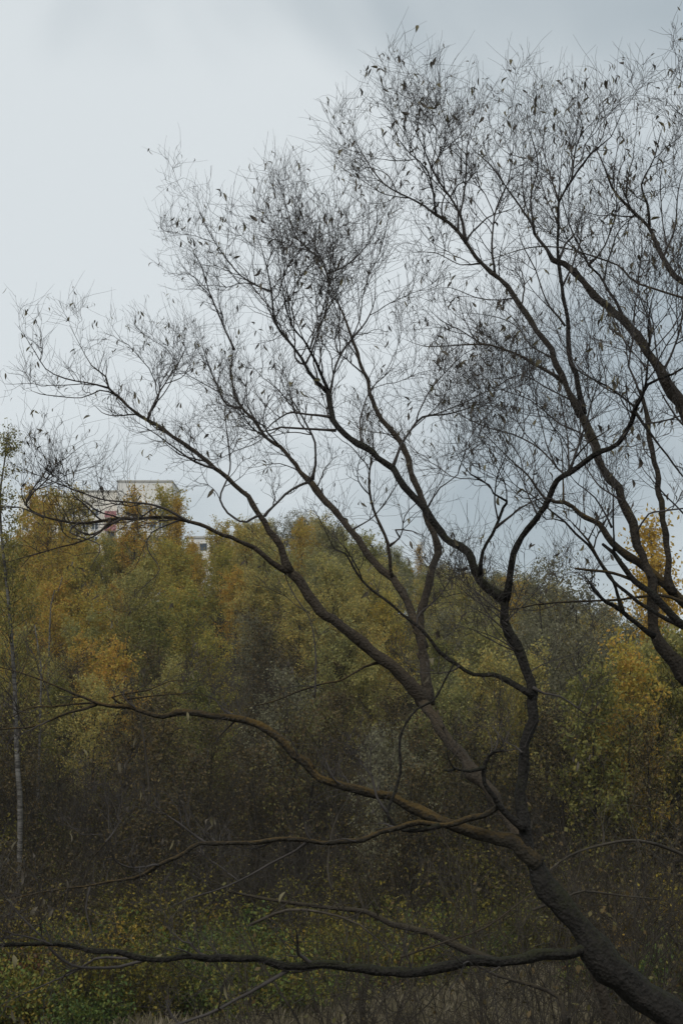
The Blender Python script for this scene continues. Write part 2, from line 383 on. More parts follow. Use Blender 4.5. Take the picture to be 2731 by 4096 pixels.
def fore_tree(root, trunkpaths, limbs, mats, leaf_n, dens=1.0):
    """limbs: dict(pts=[(px,py)], d=(d0,d1), w=(w0,w1) px widths, tw=(start,density,len), m=mat)"""
    off = np.array(root.location)
    side_b = []; sub2 = []; sub2r = []; tw = []; twr = []; tips = []
    for li in trunkpaths+limbs:
        P = [at(px, py, li['d'][0]+(li['d'][1]-li['d'][0])*i/(len(li['pts'])-1)) for i, (px, py) in enumerate(li['pts'])]
        wd = li['w']; k = len(P)
        if 'extra' in li:        # world-space points before the first
            P = [np.array(q) for q in li['extra']]+P
        S, par = spline(P, li.get('step', 0.09))
        ne = len(li.get('extra', ())); tt = np.clip((par-ne)/(par[-1]-ne), 0, 1)
        # perspective: width in photo pixels turns into metres by distance
        if len(wd) == 2: wpx = wd[0]+(wd[1]-wd[0])*tt**0.8
        else: wpx = np.interp(tt, np.linspace(0, 1, len(wd)), wd)
        rad = wpx*(1.0 if li in trunkpaths[:1] else 0.84)/F*S[:, 1]/2
        sl = np.concatenate([[0], np.cumsum(np.linalg.norm(np.diff(S, axis=0), axis=1))])
        if 'extra' not in li: rad = rad*(1+0.35*np.exp(-sl/(3.0*rad[0]+0.01)))
        if li not in trunkpaths and li.get('tw', (1, 0, 0))[1] > 0 and wd[-1] < 12: rad = rad*np.interp(tt, [0, .72, 1], [1, 1, .3])
        if rad[0] > .015:      # swollen nodes and old scars
            for _n in range(int(sl[-1]*1.2)):
                c_ = random.random()*sl[-1]; rad = rad*(1+(.10+.14*random.random())*np.exp(-((sl-c_)/(rad.mean()*1.3+.01))**2))
        jit = np.array([[noise.noise(Vector((a*5, b_*5, c*5))), noise.noise(Vector((a*5+9, b_*5, c*5))), noise.noise(Vector((a*5, b_*5+7, c*5)))] for a, b_, c in S])
        S = S+jit*np.minimum(rad, 0.03)[:, None]*1.3
        knob = np.array([1+0.22*noise.noise(Vector((a*8, b_*8, c*8+4)))+0.14*noise.noise(Vector((a*23, b_*23, c*23))) for a, b_, c in S])
        b = MB(); big = rad[0] > 0.03
        b.tubes(S[None], (rad*knob)[None], 26 if big else (9 if rad[0] > .012 else 6), 0.03, ridge=0.075 if big else 0.04)
        if rad[0] > .02 and li.get('stubs', True):
            for _n in range(int(sl[-1]*1.6)):
                i = random.randint(2, len(S)-3); dd = unit(np.cross(S[i+1]-S[i], rv())+(S[i+1]-S[i])*3); r_ = rad[i]*random.uniform(.18, .35); ln_ = rad[i]*random.uniform(1.6, 3.2)
                b.tubes(path(S[i], dd, ln_, 4, .15)[None], np.array([r_*1.7, r_*1.1, r_, r_*.85])[None], 6, .15)
        link('trunk' if li in trunkpaths else 'branch', b.mesh('limb', M[li.get('m', mats)], off), root)
        t0, den, ln = li.get('tw', (1.0, 0, 0))
        if den <= 0: continue
        seg = np.linalg.norm(np.diff(S, axis=0), axis=1); cum = np.concatenate([[0], np.cumsum(seg)]); tot = cum[-1]
        nb = max(1, int(tot*(1-t0)*den*dens*1.05))
        nb = max(3, int(nb*.78)); poss = [(t0+(1-t0)*(k_+random.random())/nb)*tot*.985 for k_ in range(nb)]+[tot*.97]*li.get('end', 2)
        def twigs_on(A, ra, l1, fine):
            for _ in range(int(2.5+l1*7*fine)):
                j = random.randint(2, 8); dd = unit(A[j]-A[j-1])
                d2 = unit(dd*0.7+unit(np.cross(dd, rv()))*0.85+np.array((0, 0, 0.28)))
                l2 = (0.12+l1*(0.2+0.6*random.random()))*(1.1-j*0.05)
                B = path(A[j], d2, l2, 7, 0.15, 0.05)
                sub2.append(B); sub2r.append(np.linspace(min(ra[j]*.75, 0.0034), 0.0011, 7))
                for _ in range(int(0.7+l2*6.0)):
                    q = random.randint(1, 6); d3 = unit(B[q]-B[q-1])
                    d4 = unit(d3*0.75+unit(np.cross(d3, rv()))*0.75+np.array((0, 0, 0.18)))
                    E = path(B[q], d4, 0.06+0.38*random.random()**1.6, 4, 0.17, 0.04)
                    tw.append(E); twr.append(np.linspace(0.0018, 0.0009, 4)); tips.append(E[-1]); tips.append(E[2])
                tips.append(B[-1]); tips.append(B[-2])
        def shoot(p, d, l1, r1, fine):
            A = path(p, d, l1, 9, 0.15, 0.05+0.04*random.random()); ra = np.linspace(r1, 0.0016, 9)
            side_b.append((r1*l1, A, ra, 5))
            twigs_on(A, ra, l1, fine)
        fine = li.get('fine', 1.0)
        for s in poss:
            i = max(0, min(len(S)-2, int(np.searchsorted(cum, s)-1)))
            p = S[i]; td = unit(S[i+1]-S[i]); f = s/tot
            side = unit(np.cross(td, rv())); upb = li.get('up', 0.25)
            if random.random() < (.34 if f < .72 else .12):      # a larger side branch that forks again
                l0 = ln*random.uniform(1.25, 2.1)*(1.15-.6*f); r0 = min(rad[i]*.7, (.0065+.006*l0)*li.get('thick', 1))
                A0 = path(p, unit(td*.75+side*.85+np.array((0, 0, upb))), l0, 12, .17, .05); ra0 = np.linspace(r0, .0022, 12)
                side_b.append((r0*l0*2, A0, ra0, 6))
                for _ in range(int(4+l0*5.5)):
                    j = random.randint(2, 11); dd = unit(A0[j]-A0[j-1])
                    shoot(A0[j], unit(dd*.75+unit(np.cross(dd, rv()))*.75+np.array((0, 0, .2))), l0*random.uniform(.2, .5)*(1.15-j*.045), min(ra0[j]*.7, .0048), fine)
            else:
                l1 = ln*(0.45+0.9*random.random())*(1.12-0.55*f)
                shoot(p, unit(td*0.75+side*0.8+np.array((0, 0, upb))), l1, min(rad[i]*0.6, (0.0045+0.004*l1)*li.get('thick', 1)), fine)
    side_b.sort(key=lambda q: -q[0]); nmax = 299-len(limbs)
    for (_, A_, ra_, sd_) in side_b[:nmax]:
        b = MB(); b.tubes(A_[None], ra_[None], sd_); link('branch', b.mesh('side_branch', M['twig'], off), root)
    if len(side_b) > nmax:
        b = MB()
        for (_, A_, ra_, sd_) in side_b[nmax:]: b.tubes(A_[None], ra_[None], sd_)
        tag(link('branches', b.mesh('branches', M['twig'], off), root), kind='stuff')
    b = MB(); b.tubes(sub2, sub2r, 4); b.tubes(tw, twr, 3)
    tag(link('twigs', b.mesh('twigs', M['twig'], off), root), kind='stuff')
    # hanging dry leaves: the nearest as parts, the rest as one part
    random.shuffle(tips)
    lp = []
    for p in tips:
        if len(lp) >= leaf_n: break
        for _ in range(1 if random.random() < .8 else random.randint(2, 3)):
            lp.append((p+rv()*0.02, 0.045+0.055*random.random()))
    lp.sort(key=lambda q: -q[1]/q[0][1])
    rest = MB()
    for k, (p, sz) in enumerate(lp):
        e = (random.gauss(0, .45), random.gauss(0, .45), random.random()*6.283)
        if k < 300:
            o = link('leaf', random.choice(leaf_meshes), root, tuple(p-off)); o.rotation_euler = e; o.scale = (sz*random.uniform(.8, 1.3), sz, sz)
        else:
            from mathutils import Euler
            Mx = np.array(Euler(e).to_matrix()); v = leaf_v[k % 5]*sz
            rest.v.append(v@Mx.T+p); rest.f4.append(leaf_f+rest.n); rest.n += 15
    if rest.n: tag(link('leaves', rest.mesh('leaves', M['leaf_dry'], off), root), kind='stuff')
    print('fore tree', len(tw), 'twigs', len(sub2), 'sub', len(lp), 'leaves')

def lb(pts, d, wd, tw=(1.0, 0, 0), **k): return dict(pts=pts, d=d, w=wd, tw=tw, **k)

# --- A: dark leaning willow, trunk from the lower right corner
A = thing('willow_tree', (4.6, 11.0, ground(4.6, 11.0)), 'dark bare willow whose thick trunk leans in from the lower right corner', 'tree')
A_tr = [lb([(2731, 4110), (2578, 3976), (2441, 3866), (2349, 3748), (2258, 3638), (2167, 3519), (2121, 3428), (2094, 3337), (2082, 3238), (2088, 3110), (2107, 2983), (2124, 2842), (2124, 2759), (2095, 2680), (2050, 2584), (2024, 2489), (2008, 2387)],
           (11.0, 11.6), [118, 106, 92, 72, 46, 41, 42, 39, 35, 34], m='bark_dark', extra=[(4.6, 11.0, ground(4.6, 11)-.3), (3.9, 11.0, 5.9), (3.2, 11, 6.9)])]
A_l = [
 lb([(2008, 2395), (1954, 2355), (1903, 2291), (1865, 2208), (1808, 2170), (1748, 2106), (1697, 2042), (1646, 1978), (1602, 1915), (1570, 1870), (1506, 1825), (1442, 1781), (1378, 1736), (1340, 1685), (1321, 1628), (1308, 1564)], (11.6, 12.3), (42, 26), (0.55, 3, 0.6), m='bark_dark', step=.06),
 lb([(1308, 1570), (1240, 1490), (1203, 1426), (1133, 1342), (1098, 1279), (1084, 1166), (1056, 1026), (1010, 900)], (12.3, 12.6), (20, 5), (0.1, 9, 0.85), m='bark_dark', fine=1.2),
 lb([(1310, 1570), (1290, 1510), (1259, 1440), (1217, 1363), (1168, 1307), (1133, 1166), (1110, 1000)], (12.3, 11.9), (18, 5), (0.1, 9, 0.8), m='bark_dark', fine=1.2),
 lb([(1315, 1580), (1344, 1461), (1400, 1363), (1463, 1286), (1498, 1201), (1500, 1060)], (12.3, 12.9), (14, 4), (0.1, 8, 0.7), fine=1.1),
 lb([(1570, 1862), (1602, 1781), (1640, 1717), (1691, 1666), (1761, 1659), (1825, 1647), (1900, 1621), (1990, 1570)], (12.0, 12.4), (15, 5), (0.3, 8, 0.7)),
 lb([(1346, 1723), (1219, 1717), (1123, 1710), (1040, 1730), (940, 1700)], (12.2, 12.0), (13, 5), (0.3, 7, 0.6)),
 lb([(1321, 1668), (1200, 1653), (1149, 1653), (1091, 1691), (1028, 1749), (913, 1774)], (12.2, 12.6), (12, 4), (0.3, 8, 0.6)),
 # right fork
 lb([(2010, 2395), (2026, 2360), (2044, 2240), (2107, 2119), (2177, 2029), (2235, 1927), (2279, 1883), (2369, 1825), (2464, 1774), (2522, 1691), (2544, 1634)], (11.6, 10.6), (34, 22), (0.6, 3, 0.6), m='bark_dark', step=.06),
 lb([(2544, 1634), (2592, 1538), (2688, 1500), (2790, 1430)], (10.6, 10.4), (18, 9), (0.1, 7, 0.8), m='bark_dark'),
 lb([(2544, 1634), (2520, 1610), (2426, 1545), (2337, 1500), (2240, 1440)], (10.6, 10.8), (14, 5), (0.15, 8, 0.7), m='bark_dark'),
 lb([(2544, 1634), (2575, 1570), (2592, 1420), (2594, 1250), (2640, 1080)], (10.6, 10.2), (15, 5), (0.1, 9, 0.8), m='bark_dark'),
 lb([(2544, 1650), (2605, 1742), (2668, 1819), (2731, 1908), (2830, 2010)], (10.6, 10.4), (14, 7), (0.2, 6, 0.6), m='bark_dark'),
 lb([(2275, 1890), (2292, 1838), (2350, 1774), (2400, 1740), (2460, 1700)], (11.1, 10.6), (13, 5), (0.2, 7, 0.6), m='bark_lichen'),
 lb([(2275, 1890), (2272, 1800), (2262, 1700), (2230, 1560)], (11.1, 11.4), (10, 4), (0.2, 8, 0.6)),
 lb([(1922, 2310), (1929, 2208), (1967, 2138), (2012, 2029), (2024, 2004), (1973, 1972), (1954, 1940), (1878, 1895), (1827, 1819), (1757, 1672)], (11.5, 11.0), (20, 4), (0.35, 8, 0.6), m='bark_dark'),
 lb([(1980, 2110), (2050, 2055), (2107, 2017), (2177, 1990), (2240, 2010)], (11.3, 11.0), (12, 4), (0.2, 7, 0.5)),
 # long low limb across the bottom
 lb([(2415, 3830), (2330, 3806), (2240, 3812), (2121, 3828), (2030, 3845), (1893, 3848), (1793, 3870), (1537, 3888), (1300, 3862), (1152, 3864), (1020, 3836), (870, 3840), (735, 3832), (597, 3838), (439, 3805), (207, 3776), (83, 3776), (-120, 3790)], (11.13, 9.8), [46, 48, 46, 42, 32, 27, 22, 16], (0.15, 2.6, 0.42), m='bark_dark', step=.06, up=.5, thick=1.7),
 lb([(597, 3838), (480, 3868), (373, 3875), (290, 3863), (216, 3813), (166, 3747), (83, 3664), (25, 3590), (-20, 3520)], (10.2, 9.9), (15, 8), (0.3, 2, 0.35)),
 lb([(600, 3835), (480, 3835), (381, 3835), (300, 3885), (108, 3971), (-20, 4030)], (10.2, 10.4), (13, 6), (0.4, 2, 0.4)),
 lb([(1160, 3870), (1119, 3905), (995, 3971), (829, 4054), (680, 4110)], (10.5, 10.1), (22, 13), (0.5, 1, 0.3)),
 lb([(210, 3780), (130, 3752), (60, 3738), (-40, 3700)], (9.9, 9.7), (12, 7), (0.4, 2, 0.4)),
 # second long limb
 lb([(2150, 3470), (2075, 3390), (1982, 3345), (1842, 3303), (1737, 3275), (1666, 3233), (1561, 3184), (1421, 3152), (1316, 3128), (1260, 3100), (1175, 3016), (1070, 2924), (1017, 2900), (947, 2879), (807, 2851), (737, 2850), (645, 2866), (526, 2830), (407, 2816), (337, 2788), (210, 2738), (105, 2696), (0, 2668), (-120, 2640)], (11.2, 12.3), [80, 56, 42, 36, 34, 28, 20, 14, 11], (0.2, 2.8, 0.45), thick=1.7, m='bark_lichen', step=.06),
 lb([(393, 2819), (281, 2851), (154, 2900), (0, 2917), (-80, 2930)], (12.1, 12.0), (14, 7), (0.4, 2.5, 0.4), m='bark_lichen'),
 lb([(500, 2832), (350, 2812), (210, 2826), (119, 2830), (56, 2865), (-40, 2910)], (12.1, 12.4), (12, 5), (0.4, 2.5, 0.4), m='bark_lichen'),
 lb([(520, 2830), (449, 2788), (596, 2760), (680, 2724), (786, 2721)], (12.1, 11.8), (10, 4), (0.2, 2.5, 0.4), m='bark_lichen'),
 lb([(500, 2800), (640, 2780), (780, 2778), (880, 2800)], (12.0, 11.7), (9, 4), (0.3, 3, 0.4), m='bark_lichen'),
 # looping limb
 lb([(2005, 3225), (1893, 3268), (1756, 3300), (1680, 3296), (1600, 3312), (1526, 3330), (1456, 3354), (1281, 3368), (1140, 3361), (1036, 3374), (900, 3376), (796, 3374), (740, 3410), (663, 3449), (539, 3507), (373, 3540), (166, 3569), (0, 3614), (-100, 3640)], (11.2, 10.6), [22, 26, 24, 22, 20, 20, 12, 7], (0.15, 2.8, 0.42), thick=1.7, m='bark_lichen', step=.06),
 lb([(1756, 3300), (1690, 3322), (1619, 3321), (1565, 3287), (1546, 3247), (1568, 3191), (1603, 3093), (1596, 2966), (1610, 2917), (1666, 2837), (1730, 2805), (1779, 2721), (1817, 2658)], (11.1, 11.4), (20, 9), m='bark_dark', step=.06),
 lb([(1548, 3255), (1505, 3184), (1491, 3107), (1449, 3058), (1430, 3040)], (11.1, 11.2), (12, 7), (0.7, 2, .3)),
 lb([(332, 3545), (345, 3500), (365, 3440), (423, 3370), (400, 3310), (381, 3266)], (10.7, 10.8), (11, 5), (.5, 3, .4), m='bark_lichen'),
 lb([(423, 3370), (460, 3320), (500, 3260)], (10.75, 10.9), (8, 4), (.3, 3, .4)),
 lb([(361, 3545), (344, 3631), (365, 3722), (385, 3790)], (10.7, 10.6), (10, 5), (.5, 3, .3)),
 lb([(1230, 3370), (1180, 3400), (1078, 3457), (912, 3545), (746, 3598), (660, 3640)], (11.0, 11.4), (14, 5), (.5, 3, .4)),
 # forks near the trunk
 lb([(2085, 3320), (2063, 3295), (2005, 3225), (1980, 3187), (1935, 3129), (1941, 3053), (1973, 3008), (2010, 3005)], (11.2, 11.0), (34, 12), (.85, 2, .4), m='bark_dark', step=.05),
 lb([(1938, 3068), (1878, 3082), (1830, 3078), (1807, 3066), (1790, 3030), (1785, 2980)], (11.05, 10.9), (16, 6), (.7, 3, .4), m='bark_dark'),
 lb([(1820, 3076), (1790, 3084), (1776, 3080)], (11.0, 11.0), (12, 9), m='bark_dark'),
 lb([(2126, 2769), (2056, 2742), (2005, 2715), (1973, 2699), (1890, 2696), (1827, 2664), (1763, 2613), (1666, 2503), (1561, 2419), (1449, 2321), (1378, 2214), (1340, 2195), (1283, 2087), (1240, 2010)], (11.4, 11.9), [26, 20, 18, 13, 10, 6], (.45, 4, .5), m='bark_dark', step=.06),
 lb([(1835, 2668), (1800, 2688), (1700, 2692), (1600, 2670)], (11.5, 11.7), (8, 4), (.3, 3, .3)),
 lb([(2126, 2745), (2177, 2772), (2241, 2788), (2311, 2836), (2375, 2881)], (11.4, 11.5), (14, 6), (.5, 3, .4)),
 lb([(2311, 2836), (2330, 2790), (2350, 2740)], (11.45, 11.5), (7, 3), (.3, 4, .4)),
 lb([(2090, 3010), (2060, 2985), (2010, 2960), (1960, 2890)], (11.3, 11.6), (9, 4), (.3, 5, .45)),
]
for i in range(9):   # thin shoots from the upright part of the trunk
    yy = random.uniform(2420, 2740); sx = random.choice((-1, 1)); bx = np.interp(yy, [2387, 2489, 2584, 2680, 2759], [2008, 2024, 2050, 2095, 2124])
    A_l.append(lb([(bx, yy), (bx+sx*70, yy-30-random.random()*50), (bx+sx*(140+random.random()*120), yy-90-random.random()*120)], (11.5, 11.3+random.random()), (8, 3), (.25, 6, .5)))
A_l += [
 lb([(2265, 1900), (2228, 1876), (2165, 1800), (2050, 1736), (1954, 1710), (1814, 1647), (1700, 1560)], (11.1, 12.0), (11, 4), (.1, 4.5, .6)),
 lb([(2150, 2065), (2100, 1950), (2080, 1830), (2000, 1720), (1960, 1600)], (11.3, 11.9), (9, 3), (.15, 4.5, .6)),
 lb([(1700, 2045), (1760, 1950), (1830, 1900), (1860, 1800), (1930, 1760)], (11.9, 11.5), (9, 3), (.1, 4.5, .55)),
 lb([(1442, 1781), (1440, 1680), (1480, 1560), (1560, 1480), (1590, 1380)], (12.1, 12.5), (10, 3), (.15, 4.5, .6)),
]
fore_tree(A, A_tr, A_l, 'twig', 800, 1.35)

# --- B: three-stemmed willow behind it, stems fanning up to the left
B = thing('willow_tree', (3.9, 15.0, ground(3.9, 15.0)), 'brownish willow behind the dark one, its three stems fanning up to the upper left', 'tree')
B_tr = [lb([(2330, 3770), (2190, 3560), (2085, 3370), (1975, 3190), (1840, 3020), (1740, 2880), (1692, 2800)], (14.5, 16.5), (40, 42), m='bark_warm', extra=[(3.9, 15, ground(3.9, 15)-.3), (3.3, 14.8, 5.2)]),
 lb([(1700, 2810), (1673, 2777), (1596, 2693), (1533, 2637), (1456, 2574), (1365, 2503), (1283, 2439), (1219, 2361), (1155, 2288)], (16.5, 16.2), (56, 42), m='bark_warm'),
 lb([(1712, 2815), (1701, 2693), (1687, 2567), (1652, 2480), (1627, 2412), (1589, 2336), (1551, 2297), (1500, 2253), (1449, 2189), (1404, 2119), (1346, 2055), (1289, 1991), (1238, 1934)], (16.5, 17.3), (48, 26), (0.75, 2.24, 0.52), m='bark_warm')]
B_l = [
 lb([(1160, 2292), (1091, 2246), (1015, 2189), (951, 2163), (893, 2140), (797, 2097), (702, 2075), (574, 2072), (446, 2078), (319, 2091), (179, 2066), (102, 2021), (89, 1951), (110, 1900)], (16.2, 15.2), (26, 7), (0.4, 5.60, 0.59), m='bark_warm', up=.35),
 lb([(760, 2090), (640, 2028), (540, 2010), (420, 2000), (300, 1960), (150, 1900), (60, 1860)], (15.7, 15.2), (13, 4), (0.2, 6.72, 0.52), up=.3),
 lb([(480, 2078), (360, 2140), (290, 2100), (240, 2060)], (15.4, 15.5), (11, 4), (0.2, 4.00, 0.50)),
 lb([(440, 2085), (400, 2130), (330, 2165), (200, 2200), (60, 2240), (-40, 2270)], (15.4, 15), (12, 4), (0.2, 4.00, 0.50), m='bark_warm'),
 lb([(319, 2091), (280, 2130), (400, 2180), (380, 2240), (350, 2300)], (15.3, 15.1), (9, 3), (0.3, 4.00, 0.50)),
 lb([(179, 2066), (80, 2030), (0, 2030), (-60, 2040)], (15.2, 15.1), (9, 4), (0.1, 6.00, 0.50)),
 lb([(720, 2080), (610, 2130), (590, 2200), (640, 2280), (560, 2360), (470, 2450)], (15.7, 15.4), (8, 3), (0.3, 3.00, 0.40)),
 lb([(102, 2021), (130, 1960), (190, 1870), (160, 1790)], (15.2, 15.5), (10, 4), (0.1, 8.96, 0.52)),
 lb([(1157, 2292), (1123, 2182), (1072, 2112), (1034, 2055), (989, 1991), (938, 1940), (861, 1875), (792, 1812), (689, 1743), (603, 1685), (551, 1657), (488, 1599), (436, 1553), (425, 1508), (367, 1462), (321, 1381), (280, 1300)], (16.2, 15.8), (34, 5), (0.35, 6.16, 0.57), m='bark_warm'),
 lb([(436, 1553), (344, 1530), (258, 1513), (184, 1476), (143, 1410), (103, 1347), (60, 1290)], (15.9, 15.6), (9, 3), (0.1, 5.00, 0.50)),
 lb([(470, 1580), (400, 1560), (327, 1591), (161, 1576), (110, 1550)], (15.9, 16.3), (8, 3), (0.3, 5.00, 0.40)),
 lb([(591, 1680), (631, 1588), (689, 1490), (712, 1456), (760, 1360)], (15.9, 16.3), (11, 4), (0.1, 10.08, 0.56)),
 lb([(861, 1875), (780, 1850), (700, 1790), (600, 1720), (520, 1670)], (16, 15.5), (12, 4), (0.2, 7.84, 0.52)),
 lb([(1040, 2060), (960, 2085), (880, 2000), (920, 1880), (905, 1700), (890, 1560)], (16.1, 16.8), (12, 5), (0.3, 7.84, 0.61)),
 lb([(1060, 2061), (1091, 2029), (1136, 1978), (1200, 1945), (1235, 1930)], (16.8, 17.2), (13, 13), (0.2, 3.00, 0.40)),
 lb([(1244, 1921), (1264, 1857), (1257, 1774), (1232, 1710), (1200, 1653), (1142, 1557), (1090, 1450)], (17.3, 17), (15, 4), (0.3, 8.96, 0.61)),
 lb([(1238, 1934), (1200, 1889), (1142, 1806), (1072, 1755), (1002, 1666), (964, 1628), (937, 1566), (923, 1482), (930, 1398), (910, 1280)], (17.3, 17.6), (24, 5), (0.1, 10.08, 0.60), m='bark_warm'),
 lb([(964, 1628), (909, 1622), (867, 1538), (824, 1433), (800, 1330)], (17.4, 17.1), (12, 4), (0.1, 10.08, 0.56)),
 lb([(1404, 2119), (1500, 2060), (1580, 1950), (1640, 1850)], (17.2, 17.8), (9, 3), (0.3, 7.84, 0.52)),
 # third stem
 lb([(1690, 2590), (1678, 2500), (1697, 2393), (1735, 2278), (1748, 2189), (1729, 2106), (1684, 2010), (1653, 1915), (1621, 1819), (1602, 1768), (1563, 1723), (1512, 1653), (1480, 1577), (1470, 1524), (1414, 1377), (1379, 1272), (1336, 1180), (1308, 1096), (1266, 1026), (1230, 960)], (16.9, 17.4), [36, 34, 30, 26, 22, 16, 10, 6], (0.45, 6.72, 0.64), m='bark_warm', step=.07),
 lb([(1570, 2310), (1563, 2291), (1551, 2170), (1493, 2042), (1480, 1978), (1480, 1851), (1493, 1755), (1470, 1640)], (16.9, 16.4), (20, 5), (0.35, 6.72, 0.59), m='bark_warm'),
 lb([(1557, 2180), (1600, 2150), (1580, 2120), (1650, 2125), (1720, 2160)], (16.7, 16.3), (11, 5), (0.3, 6.00, 0.50)),
 lb([(1308, 1096), (1400, 1050), (1480, 960), (1520, 860)], (17.3, 17), (9, 3), (0.1, 10.08, 0.56)),
 lb([(1266, 1026), (1180, 940), (1150, 840), (1120, 740)], (17.3, 17.6), (9, 3), (0.1, 10.08, 0.56)),
 lb([(1084, 1166), (960, 1100), (850, 950), (780, 800)], (17.5, 17.0), (10, 3), (0.1, 10.08, 0.56)),
 lb([(937, 1400), (850, 1200), (800, 1050), (740, 980)], (17.5, 17.2), (10, 3), (0.1, 10.08, 0.56)),
 lb([(1519, 2644), (1456, 2672), (1365, 2721), (1245, 2749), (1070, 2812), (980, 2830)], (16.5, 15.8), (13, 6), (0.4, 2.00, 0.45), m='bark_lichen'),
 lb([(1260, 2790), (1262, 2620), (1240, 2480), (1150, 2330), (1120, 2190)], (16.0, 16.3), (8, 5), (0.3, 4.48, 0.52)),
]
fore_tree(B, B_tr, B_l, 'twig', 800, 1.1)

